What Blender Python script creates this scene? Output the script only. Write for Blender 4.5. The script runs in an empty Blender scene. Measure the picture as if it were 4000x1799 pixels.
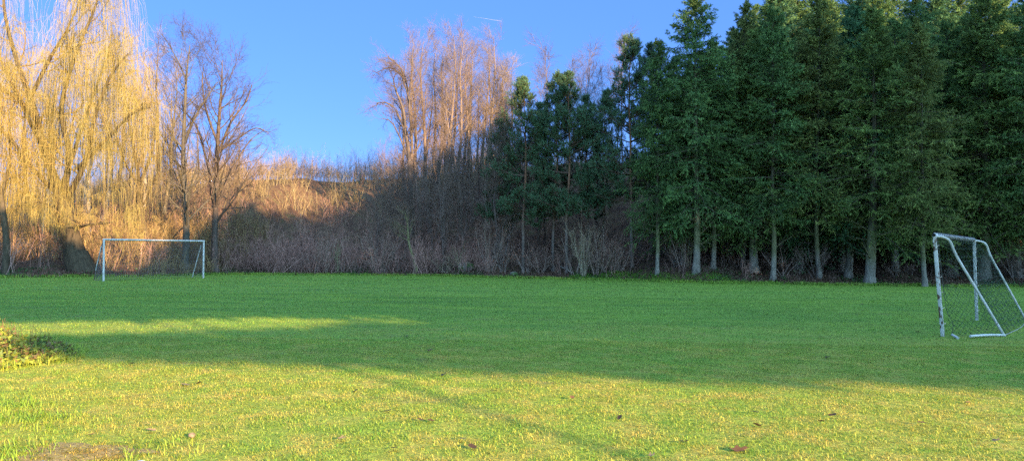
import bpy, math
import numpy as np
from mathutils import Matrix, Vector

sc = bpy.context.scene
COL = sc.collection
RAD = math.radians

# ------------------------------------------------------------------ camera
CAMH, F = 1.45, 2890.0
PITCH, ROLL = math.atan(105 / F), 0.0115
cp, sp = math.cos(PITCH), math.sin(PITCH)
fwd = Vector((0, cp, sp))
right0, up0 = Vector((1, 0, 0)), Vector((0, -sp, cp))
rgt = right0 * math.cos(ROLL) + up0 * math.sin(ROLL)
upv = up0 * math.cos(ROLL) - right0 * math.sin(ROLL)
cd = bpy.data.cameras.new('camera')
cam = bpy.data.objects.new('camera', cd)
COL.objects.link(cam)
M = Matrix((rgt, upv, -fwd)).transposed().to_4x4()
M.translation = Vector((0, 0, CAMH))
cam.matrix_world = M
cd.sensor_width = 36
cd.lens = 36 * F / 4000
cd.clip_start, cd.clip_end = 0.1, 8000
sc.camera = cam

# ------------------------------------------------------------------ light
SUN_EL = RAD(14.0)
TAN = math.tan(SUN_EL)
DX, DY = -0.6, 0.8                       # the way the sunlight travels over the ground
w = bpy.data.worlds.new('World'); sc.world = w; w.use_nodes = True
nt = w.node_tree
bg = nt.nodes['Background']
sky = nt.nodes.new('ShaderNodeTexSky')
sky.sky_type = 'NISHITA'; sky.sun_disc = False
sky.sun_elevation = SUN_EL
sky.sun_rotation = math.atan2(-DX, -DY)   # azimuth clockwise from +Y
sky.air_density = 1.0; sky.dust_density = 0.3; sky.ozone_density = 2.2
hs = nt.nodes.new('ShaderNodeHueSaturation')
hs.inputs['Saturation'].default_value = 1.0
tint = nt.nodes.new('ShaderNodeMix'); tint.data_type = 'RGBA'; tint.blend_type = 'MULTIPLY'; tint.inputs[0].default_value = 1
tint.inputs[7].default_value = (0.20, 0.29, 0.66, 1)
nt.links.new(sky.outputs[0], tint.inputs[6])
ev = nt.nodes.new('ShaderNodeMix'); ev.data_type = 'RGBA'; ev.inputs[0].default_value = 0.5; ev.inputs[7].default_value = (0.40, 1.02, 2.3, 1)
nt.links.new(tint.outputs[2], ev.inputs[6]); nt.links.new(ev.outputs[2], hs.inputs['Color'])
# added fill light: cloud-patterned glow in the unseen sky behind the camera, lifts the shade
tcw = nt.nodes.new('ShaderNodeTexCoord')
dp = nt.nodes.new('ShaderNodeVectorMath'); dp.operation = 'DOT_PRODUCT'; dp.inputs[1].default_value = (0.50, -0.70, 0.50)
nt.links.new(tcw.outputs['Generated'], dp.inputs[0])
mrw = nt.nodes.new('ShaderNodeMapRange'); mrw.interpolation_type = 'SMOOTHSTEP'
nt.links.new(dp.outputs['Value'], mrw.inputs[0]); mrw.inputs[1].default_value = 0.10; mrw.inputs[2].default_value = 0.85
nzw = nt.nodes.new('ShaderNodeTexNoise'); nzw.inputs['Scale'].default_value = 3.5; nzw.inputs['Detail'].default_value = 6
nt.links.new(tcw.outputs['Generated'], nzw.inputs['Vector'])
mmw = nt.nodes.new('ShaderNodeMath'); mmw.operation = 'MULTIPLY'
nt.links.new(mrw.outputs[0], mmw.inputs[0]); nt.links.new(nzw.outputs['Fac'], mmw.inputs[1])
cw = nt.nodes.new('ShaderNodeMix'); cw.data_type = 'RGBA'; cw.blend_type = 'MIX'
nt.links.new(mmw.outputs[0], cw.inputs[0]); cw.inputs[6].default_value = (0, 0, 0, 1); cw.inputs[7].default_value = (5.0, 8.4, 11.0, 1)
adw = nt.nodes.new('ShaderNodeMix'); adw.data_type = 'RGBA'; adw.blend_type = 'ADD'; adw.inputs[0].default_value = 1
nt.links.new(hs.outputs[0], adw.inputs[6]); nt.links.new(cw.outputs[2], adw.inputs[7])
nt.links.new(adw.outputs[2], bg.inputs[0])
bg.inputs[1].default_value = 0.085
sl = bpy.data.lights.new('sun', 'SUN')
sl.energy = 4.0; sl.angle = RAD(0.4); sl.color = (1.0, 0.66, 0.36)
so = bpy.data.objects.new('sun', sl); COL.objects.link(so)
ld = Vector((DX * math.cos(SUN_EL), DY * math.cos(SUN_EL), -math.sin(SUN_EL)))
so.rotation_euler = ld.to_track_quat('-Z', 'Y').to_euler()
so.location = (30, -40, 40)
sc.view_settings.view_transform = 'Standard'
sc.view_settings.look = 'None'
sc.view_settings.gamma = 1.0
sc.view_settings.exposure = 2.5
sc.cycles.max_bounces = 6
sc.cycles.transparent_max_bounces = 4
sc.cycles.use_denoising = False

# ------------------------------------------------------------------ helpers
def ray(px, py):
    return fwd + rgt * ((px - 2000) / F) + upv * ((899.5 - py) / F)
def at(px, py, Y):                        # point seen at a pixel, Y metres ahead
    r = ray(px, py); s = Y / r.y
    return np.array((r.x * s, Y, CAMH + r.z * s))
def ground(px, py, z=0.0):
    r = ray(px, py); s = (z - CAMH) / r.z
    return np.array((r.x * s, r.y * s, z))

def c3(*a): return np.array(a, float)
def nrm(v):
    return v / np.maximum(np.linalg.norm(v, axis=-1, keepdims=True), 1e-9)

class Geo:
    def __init__(s): s.V = []; s.Q = []; s.T = []; s.C = []; s.n = 0
    def add(s, V, Q=None, T=None, C=(1, 1, 1)):
        V = np.asarray(V, float).reshape(-1, 3)
        if Q is not None and len(Q): s.Q.append(np.asarray(Q).reshape(-1, 4) + s.n)
        if T is not None and len(T): s.T.append(np.asarray(T).reshape(-1, 3) + s.n)
        C = np.asarray(C, float)
        if C.ndim == 1: C = np.tile(C, (len(V), 1))
        s.V.append(V); s.C.append(C.reshape(-1, 3)); s.n += len(V)
    def tubes(s, P, R, k=3, C=(1, 1, 1), jit=0.0, rng=None):
        V, Q = tubes(P, R, k)
        C = np.asarray(C, float)
        if jit and rng is not None:
            f = 1 + rng.uniform(-jit, jit, (len(P), 1))
            C = np.repeat(C[None, :] * f, (P.shape[1]) * k, 0) if C.ndim == 1 else np.repeat(C * f, P.shape[1] * k, 0)
        elif C.ndim == 2: C = np.repeat(C, P.shape[1] * k, 0)
        s.add(V, Q, None, C)
    def mesh(s, name, mat, smooth=False):
        me = bpy.data.meshes.new(name)
        V = np.concatenate(s.V); C = np.concatenate(s.C)
        Q = np.concatenate(s.Q) if s.Q else np.zeros((0, 4), int)
        T = np.concatenate(s.T) if s.T else np.zeros((0, 3), int)
        me.vertices.add(len(V)); me.vertices.foreach_set('co', V.astype(np.float32).ravel())
        nl = Q.size + T.size
        me.loops.add(nl)
        me.loops.foreach_set('vertex_index', np.concatenate((Q.ravel(), T.ravel())).astype(np.int32))
        me.polygons.add(len(Q) + len(T))
        st = np.concatenate((np.arange(len(Q)) * 4, Q.size + np.arange(len(T)) * 3))
        me.polygons.foreach_set('loop_start', st.astype(np.int32))
        if smooth: me.polygons.foreach_set('use_smooth', np.ones(len(st), bool))
        at_ = me.attributes.new('Col', 'FLOAT_COLOR', 'POINT')
        at_.data.foreach_set('color', np.concatenate((C, np.ones((len(C), 1))), 1).astype(np.float32).ravel())
        me.update(calc_edges=True)
        me.materials.append(mat)
        return me

def tubes(P, R, k=3):
    N, S1, _ = P.shape
    D = np.gradient(P, axis=1); D = nrm(D)
    md = np.abs(nrm(P[:, -1] - P[:, 0]))
    ref = np.where((md[:, 2] < 0.75)[:, None], np.array([0, 0, 1.0]), np.array([1.0, 0.13, 0]))[:, None, :]
    u = nrm(np.cross(D, np.broadcast_to(ref, D.shape))); v = np.cross(D, u)
    a = np.arange(k) * 2 * math.pi / k
    V = P[:, :, None, :] + R[:, :, None, None] * (np.cos(a)[None, None, :, None] * u[:, :, None, :] + np.sin(a)[None, None, :, None] * v[:, :, None, :])
    b = (np.arange(N)[:, None, None] * S1 + np.arange(S1 - 1)[None, :, None]) * k
    j = np.arange(k)[None, None, :]; j2 = (j + 1) % k
    Q = np.stack((b + j, b + j2, b + k + j2, b + k + j), -1)
    return V.reshape(-1, 3), Q.reshape(-1, 4)

def spawn(P, R, n, rng, t0=0.2, t1=1.0, ang=50, aj=12, L=1.0, lj=0.3, fall=0.5, S=3, trop=0.1, wob=0.12, rf=0.6, rmin=0.004, rmax=1.0, tipr=0.35, flat=None):
    N, S1, _ = P.shape
    idx = np.repeat(np.arange(N), n)
    t = t0 + (t1 - t0) * (np.tile(np.arange(n), N) + rng.random(N * n)) / n
    f = np.clip(t, 0, 0.999) * (S1 - 1); i = f.astype(int); fr = (f - i)[:, None]
    A, B = P[idx, i], P[idx, i + 1]
    pos = A * (1 - fr) + B * fr
    pd = nrm(B - A)
    pr = R[idx, i] * (1 - fr[:, 0]) + R[idx, i + 1] * fr[:, 0]
    q = rng.normal(size=(N * n, 3))
    if flat is not None: q[:, 2] *= flat
    q = nrm(q - pd * np.sum(q * pd, 1, keepdims=True))
    an = np.radians(ang + rng.normal(size=(N * n, 1)) * aj)
    d = nrm(pd * np.cos(an) + q * np.sin(an))
    LL = (L if np.isscalar(L) else np.asarray(L)[idx]) * (1 - fall * (t - t0) / max(t1 - t0, 1e-6)) * (1 + rng.uniform(-lj, lj, N * n))
    st = (LL / S)[:, None]
    out = [pos]
    for s_ in range(S):
        pos = pos + d * st
        out.append(pos)
        d = nrm(d + np.array([0, 0, trop]) + rng.normal(size=d.shape) * wob)
    r0 = np.clip(pr * rf, rmin, rmax)
    R2 = r0[:, None] * np.linspace(1, tipr, S + 1)[None, :]
    return np.stack(out, 1), np.maximum(R2, rmin * 0.7), LL, t, idx

def path_tree(pts, rads, sub=4):
    """a smooth chain through given points"""
    pts = np.asarray(pts, float); n = len(pts)
    tt = np.linspace(0, n - 1, (n - 1) * sub + 1)
    out = []
    for t in tt:
        i = min(int(t), n - 2); f = t - i
        p0, p1, p2, p3 = pts[max(i - 1, 0)], pts[i], pts[i + 1], pts[min(i + 2, n - 1)]
        out.append(0.5 * ((2 * p1) + (-p0 + p2) * f + (2 * p0 - 5 * p1 + 4 * p2 - p3) * f * f + (-p0 + 3 * p1 - 3 * p2 + p3) * f ** 3))
    R = np.interp(tt, np.arange(n), rads)
    return np.array(out)[None], R[None]

def cards(P, D, L, W, rng, C, droop=0.0):
    """small diamond leaves at P along D"""
    n = len(P)
    D = nrm(D + np.array([0, 0, -droop]))
    s = nrm(np.cross(D, rng.normal(size=(n, 3))))
    L = np.broadcast_to(L, (n,))[:, None]; W = np.broadcast_to(W, (n,))[:, None]
    V = np.stack((P, P + D * L * .45 + s * W * .5, P + D * L, P + D * L * .45 - s * W * .5), 1)
    Q = np.arange(n * 4).reshape(n, 4)
    return V.reshape(-1, 3), Q, np.repeat(C, 4, 0)

def along(P, n, rng, t0=0.0, t1=1.0):
    N, S1, _ = P.shape
    idx = np.repeat(np.arange(N), n)
    t = t0 + (t1 - t0) * (np.tile(np.arange(n), N) + rng.random(N * n)) / n
    f = np.clip(t, 0, 0.999) * (S1 - 1); i = f.astype(int); fr = (f - i)[:, None]
    A, B = P[idx, i], P[idx, i + 1]
    return A * (1 - fr) + B * fr, nrm(B - A), t, idx

def empty(name, loc=(0, 0, 0), rz=0, sc_=1, label=None, cat=None, group=None, lean=(0, 0)):
    o = bpy.data.objects.new(name, None); COL.objects.link(o)
    o.location = loc; o.rotation_euler = (lean[0], lean[1], rz)
    o.scale = (sc_, sc_, sc_) if np.isscalar(sc_) else sc_
    o.empty_display_size = 0.2
    tag(o, label, cat, group)
    return o
def tag(o, label=None, cat=None, group=None, kind=None):
    if label: o['label'] = label
    if cat: o['category'] = cat
    if group: o['group'] = group
    if kind: o['kind'] = kind
    return o
def link(name, me, parent=None):
    o = bpy.data.objects.new(name, me); COL.objects.link(o)
    if parent is not None: o.parent = parent
    return o

# ------------------------------------------------------------------ materials
def newmat(name, rough=0.8):
    m = bpy.data.materials.new(name); m.use_nodes = True
    b = m.node_tree.nodes['Principled BSDF']
    b.inputs['Roughness'].default_value = rough
    b.inputs['Specular IOR Level'].default_value = 0.25
    return m, m.node_tree, b
def nd(nt, typ, **kw):
    n = nt.nodes.new(typ)
    for k, v in kw.items():
        if k in n.inputs: n.inputs[k].default_value = v
        else: setattr(n, k, v)
    return n
def ramp(nt, src, stops):
    r = nt.nodes.new('ShaderNodeValToRGB')
    while len(r.color_ramp.elements) < len(stops): r.color_ramp.elements.new(0.5)
    for e, (p, c) in zip(r.color_ramp.elements, stops):
        e.position = p; e.color = (*c, 1) if len(c) == 3 else c
    nt.links.new(src, r.inputs[0]); return r.outputs[0]
def mul(nt, a, b, fac=1.0, mode='MULTIPLY'):
    m = nt.nodes.new('ShaderNodeMix'); m.data_type = 'RGBA'; m.blend_type = mode
    if hasattr(fac, 'links') or not isinstance(fac, (int, float)): nt.links.new(fac, m.inputs[0])
    else: m.inputs[0].default_value = fac
    for s, i in ((a, 6), (b, 7)):
        if isinstance(s, tuple): m.inputs[i].default_value = (*s, 1)
        else: nt.links.new(s, m.inputs[i])
    return m.outputs[2]
def noise(nt, scale, detail=4, vec=None, rough=0.55):
    n = nd(nt, 'ShaderNodeTexNoise', Scale=scale, Detail=detail, Roughness=rough)
    if vec is None:
        g = nt.nodes.new('ShaderNodeNewGeometry'); vec = g.outputs['Position']
    nt.links.new(vec, n.inputs['Vector']); return n.outputs['Fac']
def gvec(nt, s):
    g = nt.nodes.new('ShaderNodeNewGeometry')
    m = nd(nt, 'ShaderNodeMapping'); m.inputs['Scale'].default_value = s
    nt.links.new(g.outputs['Position'], m.inputs['Vector']); return m.outputs[0]

def mat_leaf(name, transl=0.3, rough=0.6, spec=0.25):
    m, nt, b = newmat(name, rough); b.inputs['Specular IOR Level'].default_value = spec
    a = nd(nt, 'ShaderNodeAttribute', attribute_name='Col')
    nt.links.new(a.outputs['Color'], b.inputs['Base Color'])
    if transl:
        t = nt.nodes.new('ShaderNodeBsdfTranslucent'); nt.links.new(a.outputs['Color'], t.inputs[0])
        mx = nt.nodes.new('ShaderNodeMixShader'); mx.inputs[0].default_value = transl
        nt.links.new(b.outputs[0], mx.inputs[1]); nt.links.new(t.outputs[0], mx.inputs[2])
        nt.links.new(mx.outputs[0], nt.nodes['Material Output'].inputs[0])
    return m
def mat_bark(name, scale=6, dark=0.45, bump=0.5, zs=0.25, moss=None):
    m, nt, b = newmat(name, 0.9)
    a = nd(nt, 'ShaderNodeAttribute', attribute_name='Col')
    tc = nt.nodes.new('ShaderNodeTexCoord'); mp = nd(nt, 'ShaderNodeMapping'); mp.inputs['Scale'].default_value = (1, 1, zs)
    nt.links.new(tc.outputs['Object'], mp.inputs['Vector'])
    n = noise(nt, scale, 5, mp.outputs[0], 0.65)
    r = ramp(nt, n, [(0.3, (dark,) * 3), (0.7, (1.25,) * 3)])
    c = mul(nt, a.outputs['Color'], r)
    if moss:
        n2 = noise(nt, 1.3, 3, tc.outputs['Object'])
        c = mul(nt, c, moss, ramp(nt, n2, [(0.5, (0, 0, 0)), (0.62, (0.8,) * 3)]), 'MIX')
    nt.links.new(c, b.inputs['Base Color'])
    bp = nd(nt, 'ShaderNodeBump', Strength=bump, Distance=0.03)
    nt.links.new(n, bp.inputs['Height']); nt.links.new(bp.outputs[0], b.inputs['Normal'])
    return m
M_BARK = mat_bark('bark')
M_TWIG = mat_leaf('twig_bark', 0.0, 0.75)
M_NEEDLE = mat_leaf('needles', 0.3, 0.7, 0.15)
M_LEAF = mat_leaf('leaves', 0.3, 0.5)

def grass_tone(nt):
    """greener and straw-coloured patches of turf, the same for the sheet and the blades"""
    n1 = noise(nt, 0.35, 5); n2 = noise(nt, 2.3, 4); n3 = noise(nt, 9.0, 3)
    base = ramp(nt, n1, [(0.35, (0.23, 0.36, 0.040)), (0.62, (0.33, 0.37, 0.048))])
    c = mul(nt, base, (0.48, 0.40, 0.085), ramp(nt, n2, [(0.44, (0, 0, 0)), (0.68, (0.75,) * 3)]), 'MIX')
    c = mul(nt, c, (0.12, 0.31, 0.035), ramp(nt, n3, [(0.30, (0.55,) * 3), (0.47, (0, 0, 0))]), 'MIX')
    return c
def far_mix(nt, c):
    """the far half of the pitch is greener, part of it shade put into the colour"""
    g = nt.nodes.new('ShaderNodeNewGeometry'); s = nt.nodes.new('ShaderNodeSeparateXYZ')
    nt.links.new(g.outputs['Position'], s.inputs[0])
    n = noise(nt, 0.5, 3)
    ad = nd(nt, 'ShaderNodeMath', operation='MULTIPLY_ADD'); nt.links.new(n, ad.inputs[0]); ad.inputs[1].default_value = 6; nt.links.new(s.outputs['Y'], ad.inputs[2])
    mr = nd(nt, 'ShaderNodeMapRange'); nt.links.new(ad.outputs[0], mr.inputs[0])
    mr.inputs[1].default_value = 12.5; mr.inputs[2].default_value = 21; mr.inputs[4].default_value = 0.85
    n2 = noise(nt, 1.0, 6, gvec(nt, (0.22, 0.75, 1)), .68)
    fc = ramp(nt, n2, [(0.34, (0.10, 0.235, 0.030)), (0.66, (0.22, 0.37, 0.040))])  # deeper green, some of it the far turf's shade painted in
    c = mul(nt, c, fc, mr.outputs[0], 'MIX')
    n4 = noise(nt, 0.9, 6, gvec(nt, (.6, 1, 1)), .7)          # thin, scuffed spots
    return mul(nt, c, (.22, .20, .085), ramp(nt, n4, [(.60, (0, 0, 0)), (.70, (.6,) * 3)]), 'MIX')

def mat_lawn():
    m, nt, b = newmat('lawn_turf', 0.95)
    c = far_mix(nt, grass_tone(nt))
    n = noise(nt, 22, 6, None, 0.7)
    c = mul(nt, c, ramp(nt, n, [(0.3, (0.35,) * 3), (0.7, (1.05,) * 3)]))
    nt.links.new(c, b.inputs['Base Color'])
    bp = nd(nt, 'ShaderNodeBump', Strength=0.6, Distance=0.05)
    nt.links.new(noise(nt, 14, 6, None, 0.7), bp.inputs['Height']); nt.links.new(bp.outputs[0], b.inputs['Normal'])
    return m
def mat_blade():
    m, nt, b = newmat('grass_blades', 0.55)
    a = nd(nt, 'ShaderNodeAttribute', attribute_name='Col')
    c = mul(nt, far_mix(nt, grass_tone(nt)), a.outputs['Color'])
    nt.links.new(c, b.inputs['Base Color'])
    t = nt.nodes.new('ShaderNodeBsdfTranslucent'); nt.links.new(c, t.inputs[0])
    mx = nt.nodes.new('ShaderNodeMixShader'); mx.inputs[0].default_value = 0.3
    nt.links.new(b.outputs[0], mx.inputs[1]); nt.links.new(t.outputs[0], mx.inputs[2])
    nt.links.new(mx.outputs[0], nt.nodes['Material Output'].inputs[0])
    return m
def mat_ground():
    m, nt, b = newmat('leaf_litter', 0.95)
    n1 = noise(nt, 1.1, 5); n2 = noise(nt, 9, 5, None, 0.7)
    c = ramp(nt, n1, [(0.35, (0.075, 0.048, 0.034)), (0.55, (0.12, 0.085, 0.055)), (0.7, (0.085, 0.085, 0.04))])
    c = mul(nt, c, ramp(nt, n2, [(0.3, (0.3,) * 3), (0.72, (1.6, 1.4, 1.25))]))
    nt.links.new(c, b.inputs['Base Color'])
    bp = nd(nt, 'ShaderNodeBump', Strength=0.9, Distance=0.12)
    nt.links.new(n2, bp.inputs['Height']); nt.links.new(bp.outputs[0], b.inputs['Normal'])
    return m

# ------------------------------------------------------------------ terrain
EX = np.array([-400, -90, -28, -23, -20.5, -11.8, -5.8, 0, 5.2, 9.8, 15.9, 21.8, 31, 90, 400.])
EY = np.array([36, 38, 41, 46, 52, 55, 55, 52, 50, 46.5, 45.5, 45, 45, 42, 42.])
HX = np.array([-400, -90, -60, -45, -36, -19, 0, 15, 40, 90, 400.])
HM = np.array([5, 5.0, 6.0, 7.4, 8.6, 10.2, 12.0, 11.5, 10, 8, 6.])
HW = np.array([50, 50, 50, 46, 42, 36, 34, 40, 45, 50, 50.])
def edgeY(x): return np.interp(x, EX, EY) + 0.5 * np.sin(x * 0.9) + 0.35 * np.sin(x * 2.3 + 1)
def Hh(x, y):
    x = np.asarray(x, float); y = np.asarray(y, float)
    d = y - edgeY(x)
    t = np.clip(d / np.interp(x, HX, HW), 0, 1)
    h = np.interp(x, HX, HM) * t * t * (3 - 2 * t)
    bank = 0.55 * np.clip(d / 3.0, 0, 1) ** 1.2 * np.interp(x, [3, 7, 13, 18], [0.15, 1, 1, 0.25])
    k = np.clip(d / 4, 0, 1)
    n = 0.16 * np.sin(x * .8 + 2.3 * np.sin(y * .31 + x * .13)) * np.sin(y * .5 + x * .31 + 1.7 * np.sin(x * .37)) + 0.09 * np.sin(x * 2.1 + y + 2 * np.sin(y * .6)) * np.sin(y * 2.7 + x * .7)
    return np.where(d > 0, h + bank + n * k * .7, 0.0)
def hit(px, py):
    r = ray(px, py)
    for Y in np.arange(30, 110, 0.1):
        s = Y / r.y; z = CAMH + r.z * s; x = r.x * s
        if z <= Hh(x, Y): return np.array((x, Y, float(Hh(x, Y))))
    raise ValueError(f'no ground at {px},{py}')
def onhill(px, Y):
    x = (px - 2000) / F * Y
    return np.array((x, Y, float(Hh(x, Y))))

def grid(xs, ys, zf):
    X, Y = np.meshgrid(xs, ys); Z = zf(X, Y)
    V = np.stack((X, Y, Z), -1).reshape(-1, 3)
    a = (np.arange(len(ys) - 1)[:, None] * len(xs) + np.arange(len(xs) - 1)[None, :])
    Q = np.stack((a, a + 1, a + 1 + len(xs), a + len(xs)), -1).reshape(-1, 4)
    return V, Q
g = Geo()
xs = np.concatenate((np.arange(-600, -70, 30), np.arange(-70, 60, 0.7), np.arange(60, 601, 30)))
ys = np.concatenate((np.arange(-300, 30, 20), np.arange(30, 115, 0.6), np.arange(115, 900, 40)))
V, Q = grid(xs, ys, lambda X, Y: Hh(X, Y) - 0.03)
g.add(V, Q)
gm = g.mesh('ground', mat_ground(), True)
tag(link('ground', gm), 'brown leaf litter and earth of the bank rising behind the pitch', 'ground', kind='structure')

# the mown pitch: a sheet 2-3 cm above, with a wavering far edge
g = Geo()
rx = np.concatenate((np.arange(-120, -45, 5), np.arange(-45, 45, 0.25), np.arange(45, 121, 5)))
NY = 60
fy = np.linspace(0, 1, NY)
far = edgeY(rx) + 0.15 * np.sin(rx * 7) + 0.12 * np.sin(rx * 17 + 2) + np.interp(rx, [3, 6, 9, 12], [0, .9, .9, 0])
Yg = -60 + (far[None, :] + 60) * (fy[:, None] ** 0.7)
Xg = np.broadcast_to(rx[None, :], Yg.shape)
Zg = np.maximum(Hh(Xg, Yg), 0) + 0.02 * np.sin(Xg * .7) * np.sin(Yg * .5) * (Yg < 30)
V = np.stack((Xg, Yg, Zg + 0.0), -1).reshape(-1, 3)
a = (np.arange(NY - 1)[:, None] * len(rx) + np.arange(len(rx) - 1)[None, :])
Q = np.stack((a, a + 1, a + 1 + len(rx), a + len(rx)), -1).reshape(-1, 4)
g.add(V, Q)
tag(link('lawn', g.mesh('lawn', mat_lawn(), True)), 'mown green football pitch, half sunlit and half in shade', 'lawn', kind='structure')
def lawnz(x, y): return 0.02 * np.sin(x * .7) * np.sin(y * .5) * (y < 30)

# ------------------------------------------------------------------ grass
rng = np.random.default_rng(7)
M_BLADE = mat_blade()
SOIL = ground(300, 1765)
def soilmask(x, y):
    e = ((x - SOIL[0]) / 0.52) ** 2 + ((y - SOIL[1]) / 0.30) ** 2
    return e + 0.35 * np.sin(x * 9 + y * 5) + 0.25 * np.sin(y * 17 - x * 4)
def blades(g, n, y0, y1, hmin, hmax, wd, bright=1.0, pw=1.0):
    y = np.sqrt(y0 ** 2 + (y1 ** 2 - y0 ** 2) * rng.random(n) ** pw)
    x = rng.uniform(-1, 1, n) * (0.72 * y + 1.2)
    k = (y < edgeY(x) + 0.3) & ((soilmask(x, y) > 1) | (rng.random(n) < 0.5))
    # tufts: pull blades towards clump centres, thin in the gaps
    cl = np.sin(x * 13.1 + 2 * np.sin(y * 7.3)) * np.sin(y * 14.7 + 2 * np.sin(x * 6.1)) + 0.8 * np.sin(x * 4.3 + y * 2.1) * np.sin(y * 5.2 - x)
    k &= (cl > -0.9) | (rng.random(n) < 0.45)
    x, y, cl = x[k], y[k], cl[k]; n = len(x)
    az = rng.random(n) * 2 * math.pi
    h = rng.uniform(hmin, hmax, n) * (1 + 0.25 * np.clip(cl, -1, 1.5))
    lean = rng.uniform(0.6, 2.4, n)
    dx, dy = np.cos(az), np.sin(az)
    s = np.stack((-dy, dx, 0 * dx), 1) * (wd * rng.uniform(.7, 1.3, n))[:, None] * .5
    b = np.stack((x, y, lawnz(x, y) - 0.005), 1)
    m = b + np.stack((dx * h * .28 * lean, dy * h * .28 * lean, h * (.66 - .12 * lean)), 1)
    t = b + np.stack((dx * h * .75 * lean, dy * h * .75 * lean, h * (1.05 - .40 * lean).clip(.12)), 1)
    V = np.stack((b - s, b + s, m + s * .8, m - s * .8, t), 1).reshape(-1, 3)
    i = np.arange(n)[:, None] * 5
    Q = i + np.array([[0, 1, 2, 3]]); T = i + np.array([[3, 2, 4]])
    v = rng.uniform(.65, 1.3, n) * bright
    C = np.stack((v, v, v), 1)
    r = rng.random(n)
    C[r < .25] *= np.array([1.35, 1.12, 1.4])      # dry straw blades
    C[r > .85] *= np.array([.6, .95, .7])
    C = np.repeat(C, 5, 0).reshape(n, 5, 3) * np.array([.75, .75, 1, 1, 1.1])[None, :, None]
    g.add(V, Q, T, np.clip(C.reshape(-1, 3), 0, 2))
g = Geo()
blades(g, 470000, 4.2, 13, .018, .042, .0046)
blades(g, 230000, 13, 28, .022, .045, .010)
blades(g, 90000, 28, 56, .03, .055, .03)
# ragged longer grass along the far edge and the bank
def tufts(g, cx, cy, r, n, h0, h1, wd, C, spread=0.5):
    az = rng.random(n) * 2 * math.pi; rr = r * np.sqrt(rng.random(n))
    x, y = cx + rr * np.cos(az), cy + rr * np.sin(az)
    z = np.maximum(Hh(x, y), 0)
    a2 = rng.random(n) * 2 * math.pi; h = rng.uniform(h0, h1, n)
    dx, dy = np.cos(a2), np.sin(a2); l = rng.uniform(.2, 1.2, n) * spread
    s = np.stack((-dy, dx, 0 * dx), 1) * wd * .5
    b = np.stack((x, y, z - .01), 1)
    m = b + np.stack((dx * h * l * .4, dy * h * l * .4, h * .65), 1)
    t = b + np.stack((dx * h * l * 1.1, dy * h * l * 1.1, h * (1 - .25 * l)), 1)
    V = np.stack((b - s, b + s, m + s * .7, m - s * .7, t), 1).reshape(-1, 3)
    i = np.arange(n)[:, None] * 5
    C = np.repeat(np.asarray(C)[None] * rng.uniform(.6, 1.35, (n, 1)), 5, 0)
    g.add(V, i + np.array([[0, 1, 2, 3]]), i + np.array([[3, 2, 4]]), C)
for k in range(900):
    x = rng.uniform(-36, 36); y = edgeY(x) + rng.normal() * 0.35
    tufts(g, x, y, .35, 26, .08, .24, .02, (1.0, 1.0, 1.0) if rng.random() < .7 else (1.3, 1.1, 1.3))
mc = ground(-20, 1420) + c3(-.62, .4, 0)
for k in range(46):                                # rough grass round the weedy mound
    a_ = rng.random() * 6.28; tufts(g, mc[0] + 1.3 * math.cos(a_), mc[1] + 1.3 * math.sin(a_), .16, 26, .06, .17, .006, (1.1, 1.1, .9), 1.1)
for k in range(140):
    x = rng.normal() * .26 + SOIL[0]; y = rng.normal() * .15 + SOIL[1]
    tufts(g, x, y, .07, 9, .015, .05, .005, (1.1, .8, .8), 3.0)
for k in range(260):                               # green tongue up the bank by the pine
    x = rng.uniform(4, 14); y = edgeY(x) + rng.uniform(0, 2.2)
    tufts(g, x, y, .45, 40, .05, .16, .018, (.6, .8, .6))
for (px, py, n_) in ((60, 1640, 160), (150, 1660, 110), (20, 1580, 120), (110, 1600, 110), (230, 1640, 60), (60, 1770, 110), (640, 1765, 60)):
    c = ground(px, py)
    tufts(g, c[0], c[1], .28, n_, .05, .12, .006, (.75, .95, .7), 1.6)
tag(link('grass', g.mesh('grass', M_BLADE)), 'short grass blades of the pitch, yellow green in the sun and deep green in shade', 'grass', kind='stuff')

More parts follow.
